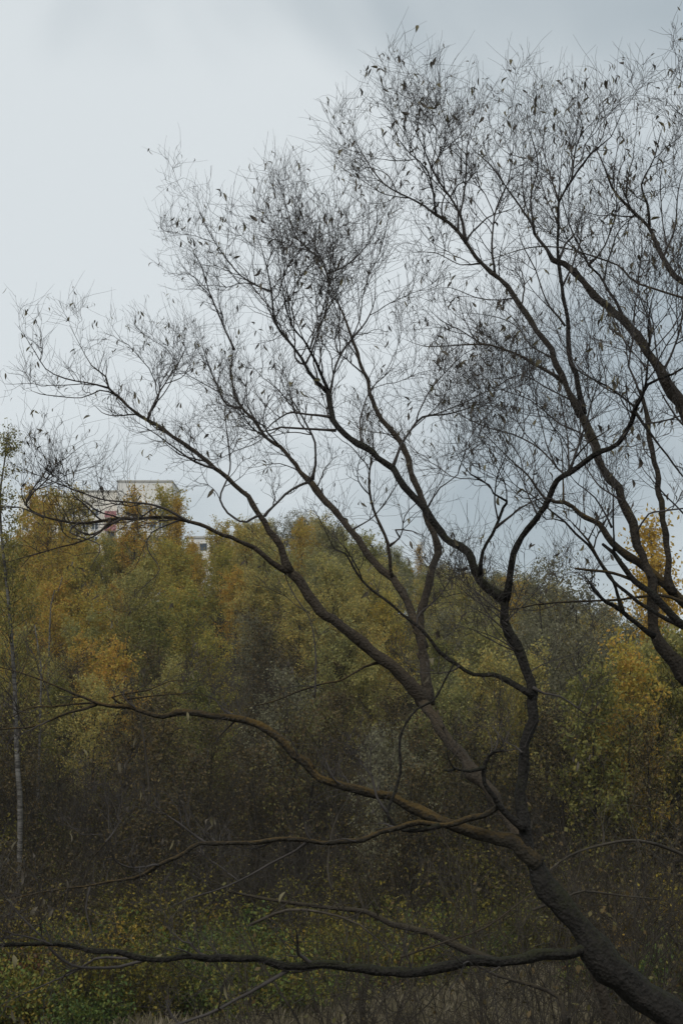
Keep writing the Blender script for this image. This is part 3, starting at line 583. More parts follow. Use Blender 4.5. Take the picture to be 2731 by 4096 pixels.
# --- C: brown twin-stemmed willow on the right
Cc = thing('willow_tree', (4.9, 13.0, ground(4.9, 13.0)), 'brown willow on the right, leaning stems forking above the yellow poplar', 'tree')
C_tr = [lb([(2850, 2870), (2731, 2705), (2675, 2622), (2617, 2552), (2618, 2457), (2608, 2329), (2579, 2252), (2541, 2138), (2483, 2000), (2400, 1838), (2364, 1749), (2323, 1655)], (13, 13.5), [56, 46, 40, 34, 34, 34, 30], m='bark_brown', extra=[(4.9, 13, ground(4.9, 13)-.3), (4.6, 13, 7.0)]),
 lb([(2323, 1660), (2263, 1541), (2210, 1434), (2180, 1363), (2121, 1286), (2061, 1191), (1996, 1114), (1925, 1054), (1866, 967), (1800, 900), (1747, 857)], (13.5, 14), (33, 14), (0.5, 3.92, 0.57), m='bark_brown')]
C_l = [
 lb([(2612, 2555), (2490, 2444), (2420, 2406), (2369, 2355), (2352, 2320)], (13, 12.7), (24, 10), (0.6, 2.00, 0.40), m='bark_dark'),
 lb([(1747, 857), (1665, 803), (1537, 739), (1464, 639), (1428, 577), (1355, 468)], (14, 14.3), (12, 3), (0.2, 8.96, 0.59)),
 lb([(1747, 857), (1711, 686), (1640, 618), (1590, 552), (1560, 485)], (14, 13.6), (11, 3), (0.15, 10.08, 0.57)),
 lb([(1866, 967), (1838, 857), (1775, 757), (1711, 639), (1692, 589), (1647, 498), (1592, 401)], (13.9, 13.5), (16, 3), (0.2, 10.08, 0.59)),
 lb([(1838, 857), (1861, 739), (1866, 589), (1884, 529), (1911, 419)], (13.8, 14.1), (11, 3), (0.2, 10.08, 0.57)),
 lb([(1980, 1100), (1966, 976), (1984, 830), (2030, 730), (2048, 625), (2057, 486)], (13.9, 13.6), (13, 3), (0.15, 10.08, 0.59)),
 lb([(1925, 1054), (1840, 1060), (1740, 1010), (1650, 1010)], (14, 14.3), (8, 3), (0.2, 7.84, 0.52)),
 lb([(2329, 1654), (2323, 1583), (2299, 1494), (2269, 1405), (2275, 1316), (2251, 1197), (2234, 1048), (2231, 900), (2235, 812), (2286, 720), (2359, 619), (2441, 547), (2486, 450), (2550, 365)], (13.5, 12.8), (28, 5), (0.4, 7.84, 0.61), m='bark_dark'),
 lb([(2235, 812), (2200, 700), (2170, 592), (2180, 485)], (13.1, 13.3), (10, 3), (0.15, 10.08, 0.57)),
 lb([(2286, 720), (2300, 592), (2330, 505), (2300, 419)], (13.1, 12.8), (9, 3), (0.15, 10.08, 0.57)),
 lb([(2245, 1530), (2180, 1482), (2097, 1435), (2014, 1399), (1919, 1375), (1836, 1380), (1700, 1385), (1600, 1350)], (13.6, 13.9), (19, 4), (0.4, 6.72, 0.52), m='bark_lichen'),
 lb([(1925, 1375), (1840, 1320), (1760, 1280), (1700, 1220)], (13.8, 14.1), (8, 3), (0.2, 7.84, 0.52)),
 lb([(2300, 1610), (2200, 1560), (2080, 1500), (1960, 1560), (1860, 1600)], (13.5, 14.4), (9, 3), (0.2, 7.84, 0.57)),
 lb([(2541, 2138), (2590, 2055), (2640, 2045), (2731, 2035), (2800, 2030)], (13.3, 13.0), (10, 7), (0.4, 4.00, 0.50)),
 # lower yellowish limb
 lb([(2860, 2560), (2731, 2412), (2675, 2342), (2611, 2291), (2547, 2246), (2452, 2176), (2394, 2100), (2318, 2049), (2254, 2010), (2177, 1991), (2107, 1900), (2020, 1820), (1900, 1700), (1820, 1640)], (13.2, 14), [44, 40, 32, 28, 20, 12, 8, 5], (0.5, 6.72, 0.57), m='bark_lichen', step=.07),
 lb([(2700, 2370), (2675, 2297), (2669, 2202), (2649, 2042), (2624, 1883), (2592, 1755), (2582, 1660), (2560, 1560)], (13.2, 13.6), [32, 28, 26, 18], (0.5, 5.60, 0.57), m='bark_brown', step=.07),
 lb([(2254, 2010), (2252, 1960), (2250, 1850), (2240, 1740)], (13.7, 14), (12, 4), (0.3, 7.84, 0.52), m='bark_lichen'),
 # dark, half-dead limbs with broken ends
 lb([(2900, 2640), (2731, 2501), (2656, 2425), (2586, 2361), (2535, 2316), (2484, 2253), (2452, 2210), (2407, 2176)], (11.6, 11.9), [38, 32, 24, 14], m='bark_dark', step=.05),
 lb([(2535, 2314), (2480, 2300), (2420, 2291), (2350, 2278), (2299, 2275)], (11.8, 12), (18, 12), m='bark_lichen', step=.05),
 lb([(2453, 2212), (2450, 2120), (2448, 2020), (2455, 1960)], (11.8, 11.8), (11, 6), (0.3, 4.00, 0.50), m='bark_dark'),
 lb([(2860, 2550), (2731, 2500), (2630, 2457), (2522, 2387), (2433, 2304), (2369, 2202), (2280, 2112), (2210, 2050), (2140, 1990), (2050, 1930), (1950, 1790), (1850, 1690)], (12.5, 13), [22, 18, 12, 7, 4], (0.55, 6.72, 0.52), m='bark_dark', step=.06),
 lb([(2490, 2446), (2470, 2380), (2452, 2329), (2407, 2259), (2350, 2163), (2300, 2105), (2262, 2068)], (12.8, 12.6), (20, 8), (0.6, 2.00, 0.40), m='bark_lichen', step=.05),
 lb([(2350, 2163), (2375, 2110), (2405, 2050)], (12.7, 12.5), (8, 5), (0.4, 4.00, 0.40)),
 lb([(2860, 2440), (2731, 2406), (2640, 2380), (2560, 2383), (2433, 2402), (2273, 2406), (2139, 2418), (2050, 2438), (1960, 2420)], (12.9, 13.6), (17, 6), (0.6, 3.00, 0.45), m='bark_lichen'),
 lb([(2447, 2110), (2380, 1990), (2310, 1940), (2280, 1900)], (13, 12.6), (9, 4), (0.3, 5.00, 0.50)),
]
C_l += [
 lb([(2400, 1838), (2330, 1740), (2230, 1690), (2120, 1600), (2010, 1560), (1900, 1480)], (13.3, 14), (11, 3), (.1, 4.5, .6)),
 lb([(2483, 2000), (2400, 1950), (2330, 1850), (2270, 1760), (2160, 1700)], (13.3, 13.8), (10, 3), (.1, 4.5, .6)),
 lb([(2210, 1434), (2120, 1380), (2060, 1300), (1950, 1260), (1830, 1250)], (13.6, 14), (9, 3), (.1, 4.5, .55)),
 lb([(2061, 1191), (2000, 1200), (1900, 1190), (1800, 1150), (1720, 1160)], (13.8, 14.2), (8, 3), (.1, 4.5, .5)),
 lb([(2260, 1300), (2180, 1200), (2140, 1080), (2080, 960), (2060, 850)], (13.4, 13.1), (11, 3), (.1, 4.5, .6)),
]
fore_tree(Cc, C_tr, C_l, 'twig', 900, 1.3)

# --- E: willow outside the right edge, limbs reaching in across the top
E = thing('willow_tree', (6.2, 14.0, ground(6.2, 14.0)), 'willow rooted beyond the right edge, its limbs reaching in across the upper right sky', 'tree')
E_tr = [lb([(3120, 2500), (2980, 2050), (2860, 1820), (2731, 1643), (2631, 1482), (2590, 1411), (2513, 1316), (2453, 1256), (2364, 1173), (2305, 1096), (2251, 1060), (2204, 1031)], (14, 14.5), [85, 60, 38, 32, 27, 22], (0.7, 2.24, 0.52), m='bark_brown', extra=[(6.2, 14, ground(6.2, 14)-.3), (5.2, 14, 8.5)])]
E_l = [
 lb([(2204, 1031), (2139, 930), (2130, 903), (2030, 757), (1957, 655), (1893, 601), (1850, 538)], (14.5, 14.7), (17, 3), (0.1, 8.96, 0.61)),
 lb([(2139, 930), (2120, 800), (2150, 657), (2120, 538), (2100, 452)], (14.5, 14.2), (12, 3), (0.1, 10.08, 0.56)),
 lb([(2483, 1280), (2471, 1233), (2394, 1102), (2352, 1060), (2311, 977), (2275, 900), (2240, 760), (2230, 618)], (14.4, 14.1), (18, 4), (0.25, 8.96, 0.61), m='bark_dark'),
 lb([(2352, 1060), (2420, 980), (2460, 850), (2470, 700), (2520, 592)], (14.2, 13.9), (11, 3), (0.15, 10.08, 0.57)),
 lb([(2870, 1330), (2731, 1138), (2649, 1037), (2614, 959), (2590, 906), (2468, 784), (2404, 639), (2360, 552)], (13.5, 13.8), (34, 6), (0.35, 7.84, 0.61), m='bark_brown'),
 lb([(2596, 912), (2587, 812), (2564, 739), (2614, 632), (2640, 538), (2660, 472)], (13.7, 13.4), (14, 3), (0.1, 10.08, 0.56), m='bark_brown'),
 lb([(2860, 1220), (2731, 1191), (2554, 1132), (2465, 1060), (2352, 1019), (2250, 990), (2120, 990), (1980, 1030), (1900, 1055)], (13.2, 13.6), (13, 4), (0.3, 6.72, 0.52), m='bark_lichen'),
 lb([(2590, 1411), (2600, 1300), (2550, 1150), (2570, 1000)], (14.4, 14.7), (13, 4), (0.15, 8.96, 0.61)),
 lb([(2640, 1500), (2700, 1380), (2740, 1200), (2760, 1020)], (14.3, 14.0), (14, 4), (0.15, 8.96, 0.61)),
 lb([(2649, 1037), (2700, 900), (2710, 760), (2750, 618)], (13.6, 13.2), (12, 3), (0.15, 8.96, 0.61)),
 lb([(2900, 700), (2800, 538), (2700, 439), (2640, 386)], (12, 11.8), (9, 3), (0.3, 5.00, 0.50)),
 lb([(2900, 472), (2800, 386), (2740, 339), (2700, 306)], (11, 10.8), (9, 4), (0.5, 8.00, 0.35)),
 lb([(2950, 1900), (2830, 1760), (2731, 1700), (2660, 1600), (2600, 1480)], (13.5, 13.0), (16, 5), (0.3, 7.84, 0.57)),
 lb([(2950, 2300), (2830, 2140), (2731, 2050), (2640, 1960), (2600, 1860)], (13.5, 13.0), (14, 5), (0.3, 6.72, 0.57)),
]
fore_tree(E, E_tr, E_l, 'twig', 650, 0.72)

# ------------------------------------------------------------------ background plants: prototypes
def plant_arrays(kind, seed):
    random.seed(seed); np.random.seed(seed)
    P = dict(gold=dict(h=9, spread=2.3, limbs=27, low=.12, nl=12, ls=.155, up=.10, tr=.10),
             olive=dict(h=8, spread=3.0, limbs=27, low=.06, nl=15, ls=.155, up=.08, tr=.13),
             grey=dict(h=8, spread=2.8, limbs=26, low=.08, nl=9, ls=.13, up=.08, tr=.12),
             sparse=dict(h=7.5, spread=2.5, limbs=26, low=.08, nl=5, ls=.14, up=.10, tr=.10),
             poplar=dict(h=12, spread=1.7, limbs=36, low=.12, nl=7, ls=.15, up=.22, tr=.12))[kind]
    h = P['h']; trunk = path(np.array((0, 0, -0.4)), np.array((random.gauss(0, .06), random.gauss(0, .06), 1)), h, 9, 0.05, 0.05)
    tr = np.linspace(P['tr'], 0.015, 9)
    l1 = []; l1r = []; l2 = []; l2r = []; l3 = []; l3r = []; lv = []
    for k in range(P['limbs']):
        f = P['low']+(0.97-P['low'])*(k+random.random())/P['limbs']
        i = min(7, int(f*8)); p = trunk[i]+(trunk[i+1]-trunk[i])*(f*8-i)
        a = k*2.4+random.random(); d = np.array((math.cos(a), math.sin(a), 0.45+0.7*f+P['up']*2))
        ln = P['spread']*(1.1-0.6*f*f)*(0.75+0.45*random.random())
        A_ = path(p, d, ln, 7, 0.14, P['up']); l1.append(A_); l1r.append(np.linspace(0.03*(1.1-f)+.008, .007, 7))
        for _ in range(7):
            j = random.randint(1, 6); dd = unit(A_[j]-A_[j-1]); d2 = dd*.7+unit(rv())*.8+np.array((0, 0, .25))
            B_ = path(A_[j], d2, ln*(.2+.35*random.random()), 5, .15, .06); l2.append(B_); l2r.append(np.linspace(.009, .004, 5))
            for _ in range(3):
                q = random.randint(1, 4); d3 = unit(B_[q]-B_[q-1])*.7+unit(rv())*.8+np.array((0, 0, .2))
                D_ = path(B_[q], d3, .25+.45*random.random(), 4, .15, .04); l3.append(D_); l3r.append(np.linspace(.006, .003, 4))
                n = np.random.poisson(P['nl'])
                if n:
                    c = D_[np.random.randint(1, 4, n)]; lv.append(c+np.random.randn(n, 3)*0.13)
    return trunk, tr, l1, l1r, l2, l2r, l3, l3r, np.concatenate(lv), P['ls']
protos = {}
def make_plant(kind, seed, leafm, barkm, twigm):
    T, tr, l1, l1r, l2, l2r, l3, l3r, lv, ls = plant_arrays(kind, seed)
    b = MB(); b.tubes(T[None], tr[None], 8, .05); b.tubes(l1, l1r, 4); me_t = b.mesh('trunk', M[barkm])
    b = MB(); b.tubes(l2, l2r, 3); b.tubes(l3, l3r, 3); b.leaves(lv, ls, .5, .35)
    me = b.mesh('crown', M[twigm]); me.materials.append(M[leafm])
    nt_ = sum(len(x) for x in b.f4[:-1]); idx = np.zeros(len(me.polygons), np.int32); idx[nt_:] = 1
    me.polygons.foreach_set('material_index', idx); me.update()
    return me_t, me
def make_shrub(seed, h, stems, leafm, nl, ls, twigm, spread=.35):
    random.seed(seed); np.random.seed(seed)
    l1 = []; l1r = []; l2 = []; l2r = []; l3 = []; l3r = []; lv = []
    for k in range(stems):
        a = random.random()*6.283; r = random.random()*.9
        p = np.array((math.cos(a)*r, math.sin(a)*r, -.2)); d = np.array((math.cos(a)*spread*random.random()*1.6, math.sin(a)*spread*random.random()*1.6, 1))
        ln = h*(.5+.6*random.random()); S = path(p, d, ln, 8, .13, .02); l1.append(S); l1r.append(np.linspace(.010+.012*random.random(), .005, 8))
        for _ in range(9):
            j = random.randint(2, 7); dd = unit(S[j]-S[j-1]); B_ = path(S[j], dd*.8+unit(rv())*.9+np.array((0, 0, .2)), ln*(.12+.25*random.random()), 5, .2, .03)
            l2.append(B_); l2r.append(np.linspace(.008, .004, 5))
            for _ in range(3):
                q = random.randint(1, 4); D_ = path(B_[q], unit(B_[q]-B_[q-1])*.7+unit(rv())*.9, .2+.4*random.random(), 4, .2, .02)
                l3.append(D_); l3r.append(np.linspace(.005, .003, 4))
                n = np.random.poisson(nl)
                if n: lv.append(D_[np.random.randint(1, 4, n)]+np.random.randn(n, 3)*.09)
    b = MB(); b.tubes(l1, l1r, 4); me_t = b.mesh('stems', M[twigm])
    b = MB(); b.tubes(l2, l2r, 3); b.tubes(l3, l3r, 3); nf = sum(len(x) for x in b.f4)
    if lv: b.leaves(np.concatenate(lv), ls, .55, .4)
    me = b.mesh('foliage', M[twigm]); me.materials.append(M[leafm])
    idx = np.zeros(len(me.polygons), np.int32); idx[nf:] = 1; me.polygons.foreach_set('material_index', idx); me.update()
    return me_t, me
PL = dict(
 gold=[make_plant('gold', 11+k, 'gold', 'bark_brown', 'twig_hill') for k in range(3)],
 orange=[make_plant('poplar', 21+k, 'orange', 'bark_brown', 'twig_hill') for k in range(2)],
 olive=[make_plant('olive', 31+k, 'olive', 'bark_brown', 'twig_hill') for k in range(4)],
 dull=[make_plant('olive', 41+k, 'olive_dark', 'bark_brown', 'twig_hill') for k in range(2)],
 grey=[make_plant('grey', 51+k, 'grey_green', 'bark_brown', 'twig_hill') for k in range(3)],
 green=[make_plant('gold', 61+k, 'green', 'bark_brown', 'twig_hill') for k in range(2)],
 sparse=[make_plant('sparse', 71+k, 'brown', 'bark_brown', 'twig_grey') for k in range(3)],
)
SH = dict(
 bare=[make_shrub(81+k, 4.6, 26, 'brown', .12, .10, 'twig_grey') for k in range(3)],
 brown=[make_shrub(91+k, 4.0, 24, 'brown', 2.2, .11, 'twig_brown') for k in range(3)],
 yellow=[make_shrub(101+k, 3.0, 22, 'ylw_under', 3.0, .12, 'twig_brown') for k in range(2)],
 weed=[make_shrub(111+k, 1.9, 30, 'weed', 6.0, .13, 'twig_brown', .6) for k in range(3)],
 amber=[make_shrub(141+k, 2.4, 12, 'orange', 5.0, .12, 'twig_brown', .5) for k in range(1)],
 red=[make_shrub(121+k, 1.8, 16, 'red', 3.0, .12, 'twig_brown', .5) for k in range(1)],
)
random.seed(99)
def put(name, meshes, names, x, y, z, s, sz, label, cat, group=None, lean=0.04):
    r = thing(name, (x, y, z), label, cat, group)
    r.rotation_euler = (random.gauss(0, lean), random.gauss(0, lean), random.random()*6.283); r.scale = (s, s, s*sz)
    link(names[0], meshes[0], r); link(names[1], meshes[1], r)
    return r
TN = ('trunk', 'crown'); SN = ('stems', 'foliage')
KL = dict(gold=('golden-leaved birch', 'birch_tree'), olive=('olive-leaved willow', 'willow_tree'), dull=('dull dark olive willow', 'willow_tree'),
          grey=('thin grey-green willow', 'willow_tree'), green=('yellow-green birch', 'birch_tree'), sparse=('half-bare brown tree', 'bare_tree'), orange=('bright orange poplar', 'poplar_tree'))
def region(px, Y):
    side = 'left' if px < 900 else ('middle' if px < 1900 else 'right')
    band = 'foot' if Y < 86 else ('middle slope' if Y < 120 else 'top')
    return side, band
def skyline(px): return float(np.interp(px, [-400, 0, 300, 600, 750, 870, 1010, 1200, 1330, 1500, 1640, 1800, 1950, 2100, 2250, 2350, 2500, 2731, 3200],
                                            [2080, 2110, 2130, 2160, 2185, 2175, 2100, 2062, 2115, 2200, 2250, 2275, 2285, 2300, 2330, 2400, 2500, 2480, 2480]))
cnt = 0
for Y in list(np.arange(64, 150, 6.0))+[150, 156]:
    half = 0.28*Y+6; dx = 3.5 if Y < 110 else 4.0
    for x in np.arange(-half, half, dx):
        xx = x+random.uniform(-1.6, 1.6); yy = Y+random.uniform(-2.5, 2.5); px = 1365.5+F*xx/yy
        k = (yy-60)/95; u = random.random()
        if px < 950:
            lim, pr = 84, [('gold', .58), ('green', .14), ('olive', .28)]
        elif px < 1700:
            lim, pr = 90, [('gold', .14), ('olive', .60), ('dull', .14), ('grey', .12)]
        else:
            lim, pr = 74, [('gold', .08), ('green', .14), ('olive', .44), ('grey', .18), ('dull', .16)]
        if yy < lim+random.uniform(-9, 9): pr = [('sparse', .9), (pr[-1][0], .1)]
        kind = None; acc = 0; tot = sum(q for _, q in pr)
        for kk, q in pr:
            acc += q/tot
            if u <= acc: kind = kk; break
        kind = kind or pr[-1][0]
        z = ground(xx, yy); hz = {'gold': 9, 'green': 9, 'olive': 8, 'dull': 8, 'grey': 8, 'sparse': 7.5}[kind]
        zmax = at(px, skyline(px)+random.uniform(0, 35), yy)[2]
        s = random.uniform(.78, 1.15)
        if z+hz*s > zmax: s = (zmax-z)/hz
        if s < .3: continue
        if px > 2330 and yy > 95 and random.random() < .35: continue
        side, band = region(px, yy); nm, on = KL[kind]
        where = {'left': 'below the apartment block', 'middle': 'mid-picture', 'right': 'at the right'}[side]
        lab = f'{nm} in the wood, ' + {'foot': 'hill foot', 'middle slope': 'halfway up', 'top': 'near the hilltop'}[band] + f', {where}'
        put(on, random.choice(PL[kind]), TN, xx, yy, z, s, random.uniform(.9, 1.05), lab, 'tree', lab.replace(nm, nm+('es' if nm.endswith('h') else 's')))
        cnt += 1
print('hill trees', cnt)
# single trees one can tell apart
def single(kind, v, px, top, Y, label, name=None, cat='tree', squeeze=1.0):
    p = at(px, top, Y); z = ground(p[0], Y); hz = {'gold': 9, 'green': 9, 'olive': 8, 'dull': 8, 'grey': 8, 'sparse': 7.5, 'orange': 12}[kind]
    s = (p[2]-z)/hz/squeeze
    return put(name or KL[kind][1], PL[kind][v], TN, p[0], Y, z, s, squeeze, label, cat, lean=.01)
single('orange', 0, 1690, 2180, 140, 'bright orange tree tip rising on the hill skyline, centre right', 'birch_tree', squeeze=1.3)
single('orange', 0, 2600, 2080, 84, 'tall bright yellow poplar against the sky behind the right-hand willow stems', squeeze=1.0)
single('orange', 1, 2490, 2230, 80, 'shorter yellow poplar just left of the tallest one, at the right')
single('orange', 1, 2690, 2240, 82, 'orange-yellow poplar at the right edge beside the tallest one')
single('grey', 0, 2330, 2340, 95, 'airy grey-green willow with sky showing through, right of centre')
single('grey', 1, 2180, 2310, 100, 'pale olive-grey willow on the right end of the hill skyline')
single('grey', 2, 2440, 2480, 92, 'low airy willow with sky showing through beneath the yellow poplars')
single('green', 1, 2650, 2560, 70, 'broad yellow-green tree below the poplars at the right edge')
single('green', 0, 2380, 2720, 66, 'olive-yellow tree in the wood between the dark trunk and the right edge')
single('olive', 1, 2560, 2640, 72, 'bushy olive-gold tree just below the shorter yellow poplar')
single('green', 1, 2790, 2500, 74, 'yellow-green tree cut by the right edge, below the poplars')
single('gold', 0, 2480, 2620, 68, 'ochre-leaved round tree in the wood at the right')
single('gold', 1, 130, 1985, 130, 'golden birch in front of the left end of the apartment block')
single('gold', 2, 310, 1995, 132, 'slender golden birch in front of the middle of the apartment block')
single('gold', 1, 660, 1985, 134, 'reddish-gold birch in front of the right end of the apartment block')
single('gold', 0, 870, 2110, 128, 'yellow birch in front of the low whitish building')
single('gold', 2, 545, 2000, 126, 'slender golden birch in front of the pink balconies', squeeze=1.15)
single('orange', 0, 715, 1990, 130, 'narrow golden tree hiding the right corner of the apartment block', 'birch_tree', squeeze=1.2)
single('gold', 0, 215, 2010, 124, 'ochre birch in front of the left part of the apartment block', squeeze=1.1)
single('orange', 1, 770, 2150, 120, 'deep golden tree right of the pink balconies', 'birch_tree', squeeze=1.1)

# tall birch at the left edge, white trunk
random.seed(5); np.random.seed(5)
bp = at(85, 3400, 62); bz = ground(bp[0], 62)
bir = thing('birch_tree', (bp[0], 62, bz), 'tall birch at the left edge with a flaking white trunk and a yellow-green top', 'tree')
T = [np.array((bp[0], 62, bz-.3))]+[at(px, py, 62) for px, py in ((82, 3250), (72, 3080), (65, 2900), (58, 2700), (45, 2520), (28, 2330), (8, 2150), (2, 1980), (22, 1830), (30, 1735))]
S, par = spline(T, .5); rr = np.interp(par, [0, 3, 6, 10], [.12, .10, .07, .02])
b = MB(); b.tubes(S[None], rr[None], 10, .04); off = (bp[0], 62, bz)
link('trunk', b.mesh('trunk', M['birch'], off), bir)
br = []; brr = []; sb = []; sbr = []; lv = []
for k in range(85):
    i = random.randint(int(len(S)*.35), len(S)-2); a = random.random()*6.283; f = i/len(S)
    ln = 2.6*(1.15-f)*(.6+.6*random.random()); Q = path(S[i], np.array((math.cos(a), math.sin(a), .9)), ln, 7, .12, .1); br.append(Q); brr.append(np.linspace(.03*(1.2-f), .006, 7))
    for _ in range(9):
        j = random.randint(1, 6); D = path(Q[j], unit(Q[j]-Q[j-1])+unit(rv())*.7, .3+.6*random.random(), 5, .15, -.02); sb.append(D); sbr.append(np.linspace(.006, .003, 5))
        n = np.random.poisson(9 if f > .55 else 4); 
        if n: lv.append(D[np.random.randint(1, 5, n)]+np.random.randn(n, 3)*.1)
b = MB(); b.tubes(br, brr, 5); link('branches', b.mesh('branches', M['twig_brown'], off), bir)
b = MB(); b.tubes(sb, sbr, 3); nf = sum(len(x) for x in b.f4); b.leaves(np.concatenate(lv), .11, .6, .4)
me = b.mesh('crown', M['twig_brown'], off); me.materials.append(M['green']); ix = np.zeros(len(me.polygons), np.int32); ix[nf:] = 1
me.polygons.foreach_set('material_index', ix); link('crown', me, bir)

# pale thin trunks standing in the left wood
for (px0, py0, px1, py1, Y, lab) in ((165, 2750, 140, 2500, 72, 'thin pale birch trunk in the brown wood, second from the left edge'),
                                     (205, 2420, 250, 2310, 96, 'short pale leaning birch trunk among the golden leaves at the left'),
                                     (600, 3230, 560, 2850, 64, 'grey forked sapling stem standing in the dark thicket left of centre')):
    p0 = at(px0, py0, Y); zz = ground(p0[0], Y); r = thing('birch_tree', (p0[0], Y, zz), lab, 'tree')
    Pt = [np.array((p0[0], Y, zz-.2)), p0, at((px0+px1)/2+6, (py0+py1)/2, Y), at(px1, py1, Y)]
    S, par = spline(Pt, .4); b = MB(); b.tubes(S[None], np.linspace(.10, .03, len(S))[None], 8, .05); link('trunk', b.mesh('trunk', M['birch' if Y != 64 else 'twig_grey'], (p0[0], Y, zz)), r)
    br = []; brr = []
    for k in range(16):
        i = random.randint(len(S)//2, len(S)-1); br.append(path(S[i], np.array((random.gauss(0, 1), random.gauss(0, 1), 1.2)), .7+random.random()*1.3, 6, .15, .1)); brr.append(np.linspace(.014, .004, 6))
    b = MB(); b.tubes(br, brr, 4); link('crown', b.mesh('crown', M['twig_grey'], (p0[0], Y, zz)), r)

# ------------------------------------------------------------------ thicket at the foot of the hill
random.seed(17)
SL = dict(bare='bare grey-stemmed shrub', brown='brown-leaved shrub', yellow='yellow-leaved shrub', weed='leafy green and yellow weed clump', red='rusty red leaved bush')
SNm = dict(bare='bare_shrub', brown='leafy_shrub', yellow='leafy_shrub', weed='weed_clump', red='red_bush')
def meadow_edge(px): return float(np.interp(px, [-600, 900, 1300, 1700, 2000, 2200, 2400, 3000], [43, 45.5, 48.6, 51.5, 55, 53, 49, 45]))
cs = 0
for Y in np.arange(44, 75, 1.9):
    half = .27*Y+3
    for x in np.arange(-half, half, 1.75 if Y < 64 else 2.3):
        xx = x+random.uniform(-.8, .8); yy = Y+random.uniform(-.9, .9); px = 1365.5+F*xx/yy
        e = meadow_edge(px)
        if yy < e: continue
        dd = yy-e; u = random.random()
        if dd < 10: kind = 'weed' if u < .74 else ('red' if u < .78 else ('yellow' if u < .94 else 'brown'))
        elif dd < 14: kind = 'yellow' if u < .28 else ('brown' if u < .55 else ('bare' if u < .85 else 'weed'))
        else: kind = 'bare' if u < .5 else ('brown' if u < .85 else 'yellow')
        if px > 2000 and kind == 'weed' and random.random() < .5: kind = 'brown'
        if cs > 620: break
        s = random.uniform(.7, 1.15)
        side = 'left' if px < 900 else ('middle' if px < 1900 else 'right')
        band = 'at the meadow edge' if dd < 10 else 'in the dark thicket'
        lab = f'{SL[kind]} {band}, {side} third of the view'
        put(SNm[kind], random.choice(SH[kind]), SN, xx, yy, ground(xx, yy), s, 1, lab, 'shrub' if kind != 'weed' else 'plant', lab.replace(SL[kind], SL[kind]+('es' if SL[kind].endswith('h') else 's')))
        cs += 1
print('shrubs', cs)
for (px, Y, s, kind, lab) in ((1295, 52.5, .8, 'amber', 'small sapling with bright orange-yellow leaves under the mossy log'),
                              (470, 55, 1.0, 'amber', 'amber-leaved sapling above the long low limb, at the left'),
                              (1180, 50, .7, 'amber', 'small amber-leaved bush just above the long low limb'),
                              (1560, 51, .7, 'red', 'little rusty bush under the long low limb, near the dry grass'),
                              (960, 56, 1.0, 'amber', 'orange-leaved bush under the looping limb'),
                              (2520, 54, 1.1, 'amber', 'orange-leaved bush below the pale grey bough'),
                              (230, 50, 1.0, 'yellow', 'yellow-green bush in front of the thicket, lower left'),
                              (2640, 58, 1.1, 'red', 'rusty red bush at the right edge of the thicket')):
    x = to_x(px, Y); put('leafy_shrub', random.choice(SH[kind]), SN, x, Y, ground(x, Y), s, 1, lab, 'shrub')
# nearer bare bushes on the slope below the viewpoint, their tops reach into the lower part of the view
for (px, Y, s, kind, lab) in ((1100, 31, 1.25, 'bare', 'bare grey bush standing alone before the thicket, left of centre'),
                              (1750, 29, 1.25, 'bare', 'bare grey bush just left of the dark leaning trunk'),
                              (2450, 33, 1.45, 'bare', 'tangled bare bush in the lower right corner')):
    x = to_x(px, Y); put('bare_shrub', random.choice(SH[kind]), SN, x, Y, ground(x, Y), s, 1, lab, 'shrub')

for (px, Y, s, kind, lab) in ((1400, 41, 1.5, 'bare', 'tall tangled bare bush under the looping limb'),
                              (1960, 37, 1.5, 'bare', 'tall tangled bare bush directly behind the leaning trunk'),
                              (2230, 40, 1.5, 'bare', 'tall bare scrub just right of the leaning trunk'),
                              (2620, 39, 1.55, 'bare', 'tallest bare scrub, near the right edge'),
                              (2800, 34, 1.3, 'brown', 'brown-leaved scrub cut off by the right edge')):
    x = to_x(px, Y); put('bare_shrub', random.choice(SH[kind]), SN, x, Y, ground(x, Y), s, 1, lab, 'shrub')

# fallen and leaning branches lying in the scrub
def stick(pts, d, wd, mname, label, name='fallen_branch', den=2.0):
    P = [at(px, py, d[0]+(d[1]-d[0])*i/(len(pts)-1)) for i, (px, py) in enumerate(pts)]
    S, par = spline(P, .25); rad = (wd[0]+(wd[1]-wd[0])*par/par[-1])/F*S[:, 1]/2
    r = thing(name, tuple(S[0]), label, 'branch'); b = MB(); b.tubes(S[None], rad[None], 8, .08); link('stem', b.mesh('stem', M[mname], S[0]), r)
    tws = []; tr_ = []
    for _ in range(int(len(S)*.25*den)+3):
        i = random.randint(1, len(S)-2); td = unit(S[i+1]-S[i]); q = path(S[i], td*.6+unit(rv())*.8+np.array((0, 0, .3)), .5+random.random()*1.1, 7, .2, .05); tws.append(q); tr_.append(np.linspace(min(rad[i]*.5, .012), .003, 7))
        for _ in range(4):
            j = random.randint(1, 6); tws.append(path(q[j], unit(q[j]-q[j-1])+unit(rv())*.8, .2+.5*random.random(), 7, .2, .03)); tr_.append(np.linspace(.005, .002, 7))
    b = MB(); b.tubes(tws, tr_, 4); tag(link('twigs', b.mesh('twigs', M[mname], S[0]), r), kind='stuff')
stick([(2900, 3500), (2731, 3419), (2605, 3373), (2486, 3364), (2304, 3410), (2194, 3483), (2120, 3560)], (34, 30), (15, 6), 'twig_grey', 'pale grey bough arching down through the scrub right of the dark trunk')
stick([(2724, 3802), (2660, 3710), (2596, 3638), (2540, 3560)], (40, 41), (12, 5), 'twig_grey', 'thin pale stick leaning in the scrub near the lower right edge')
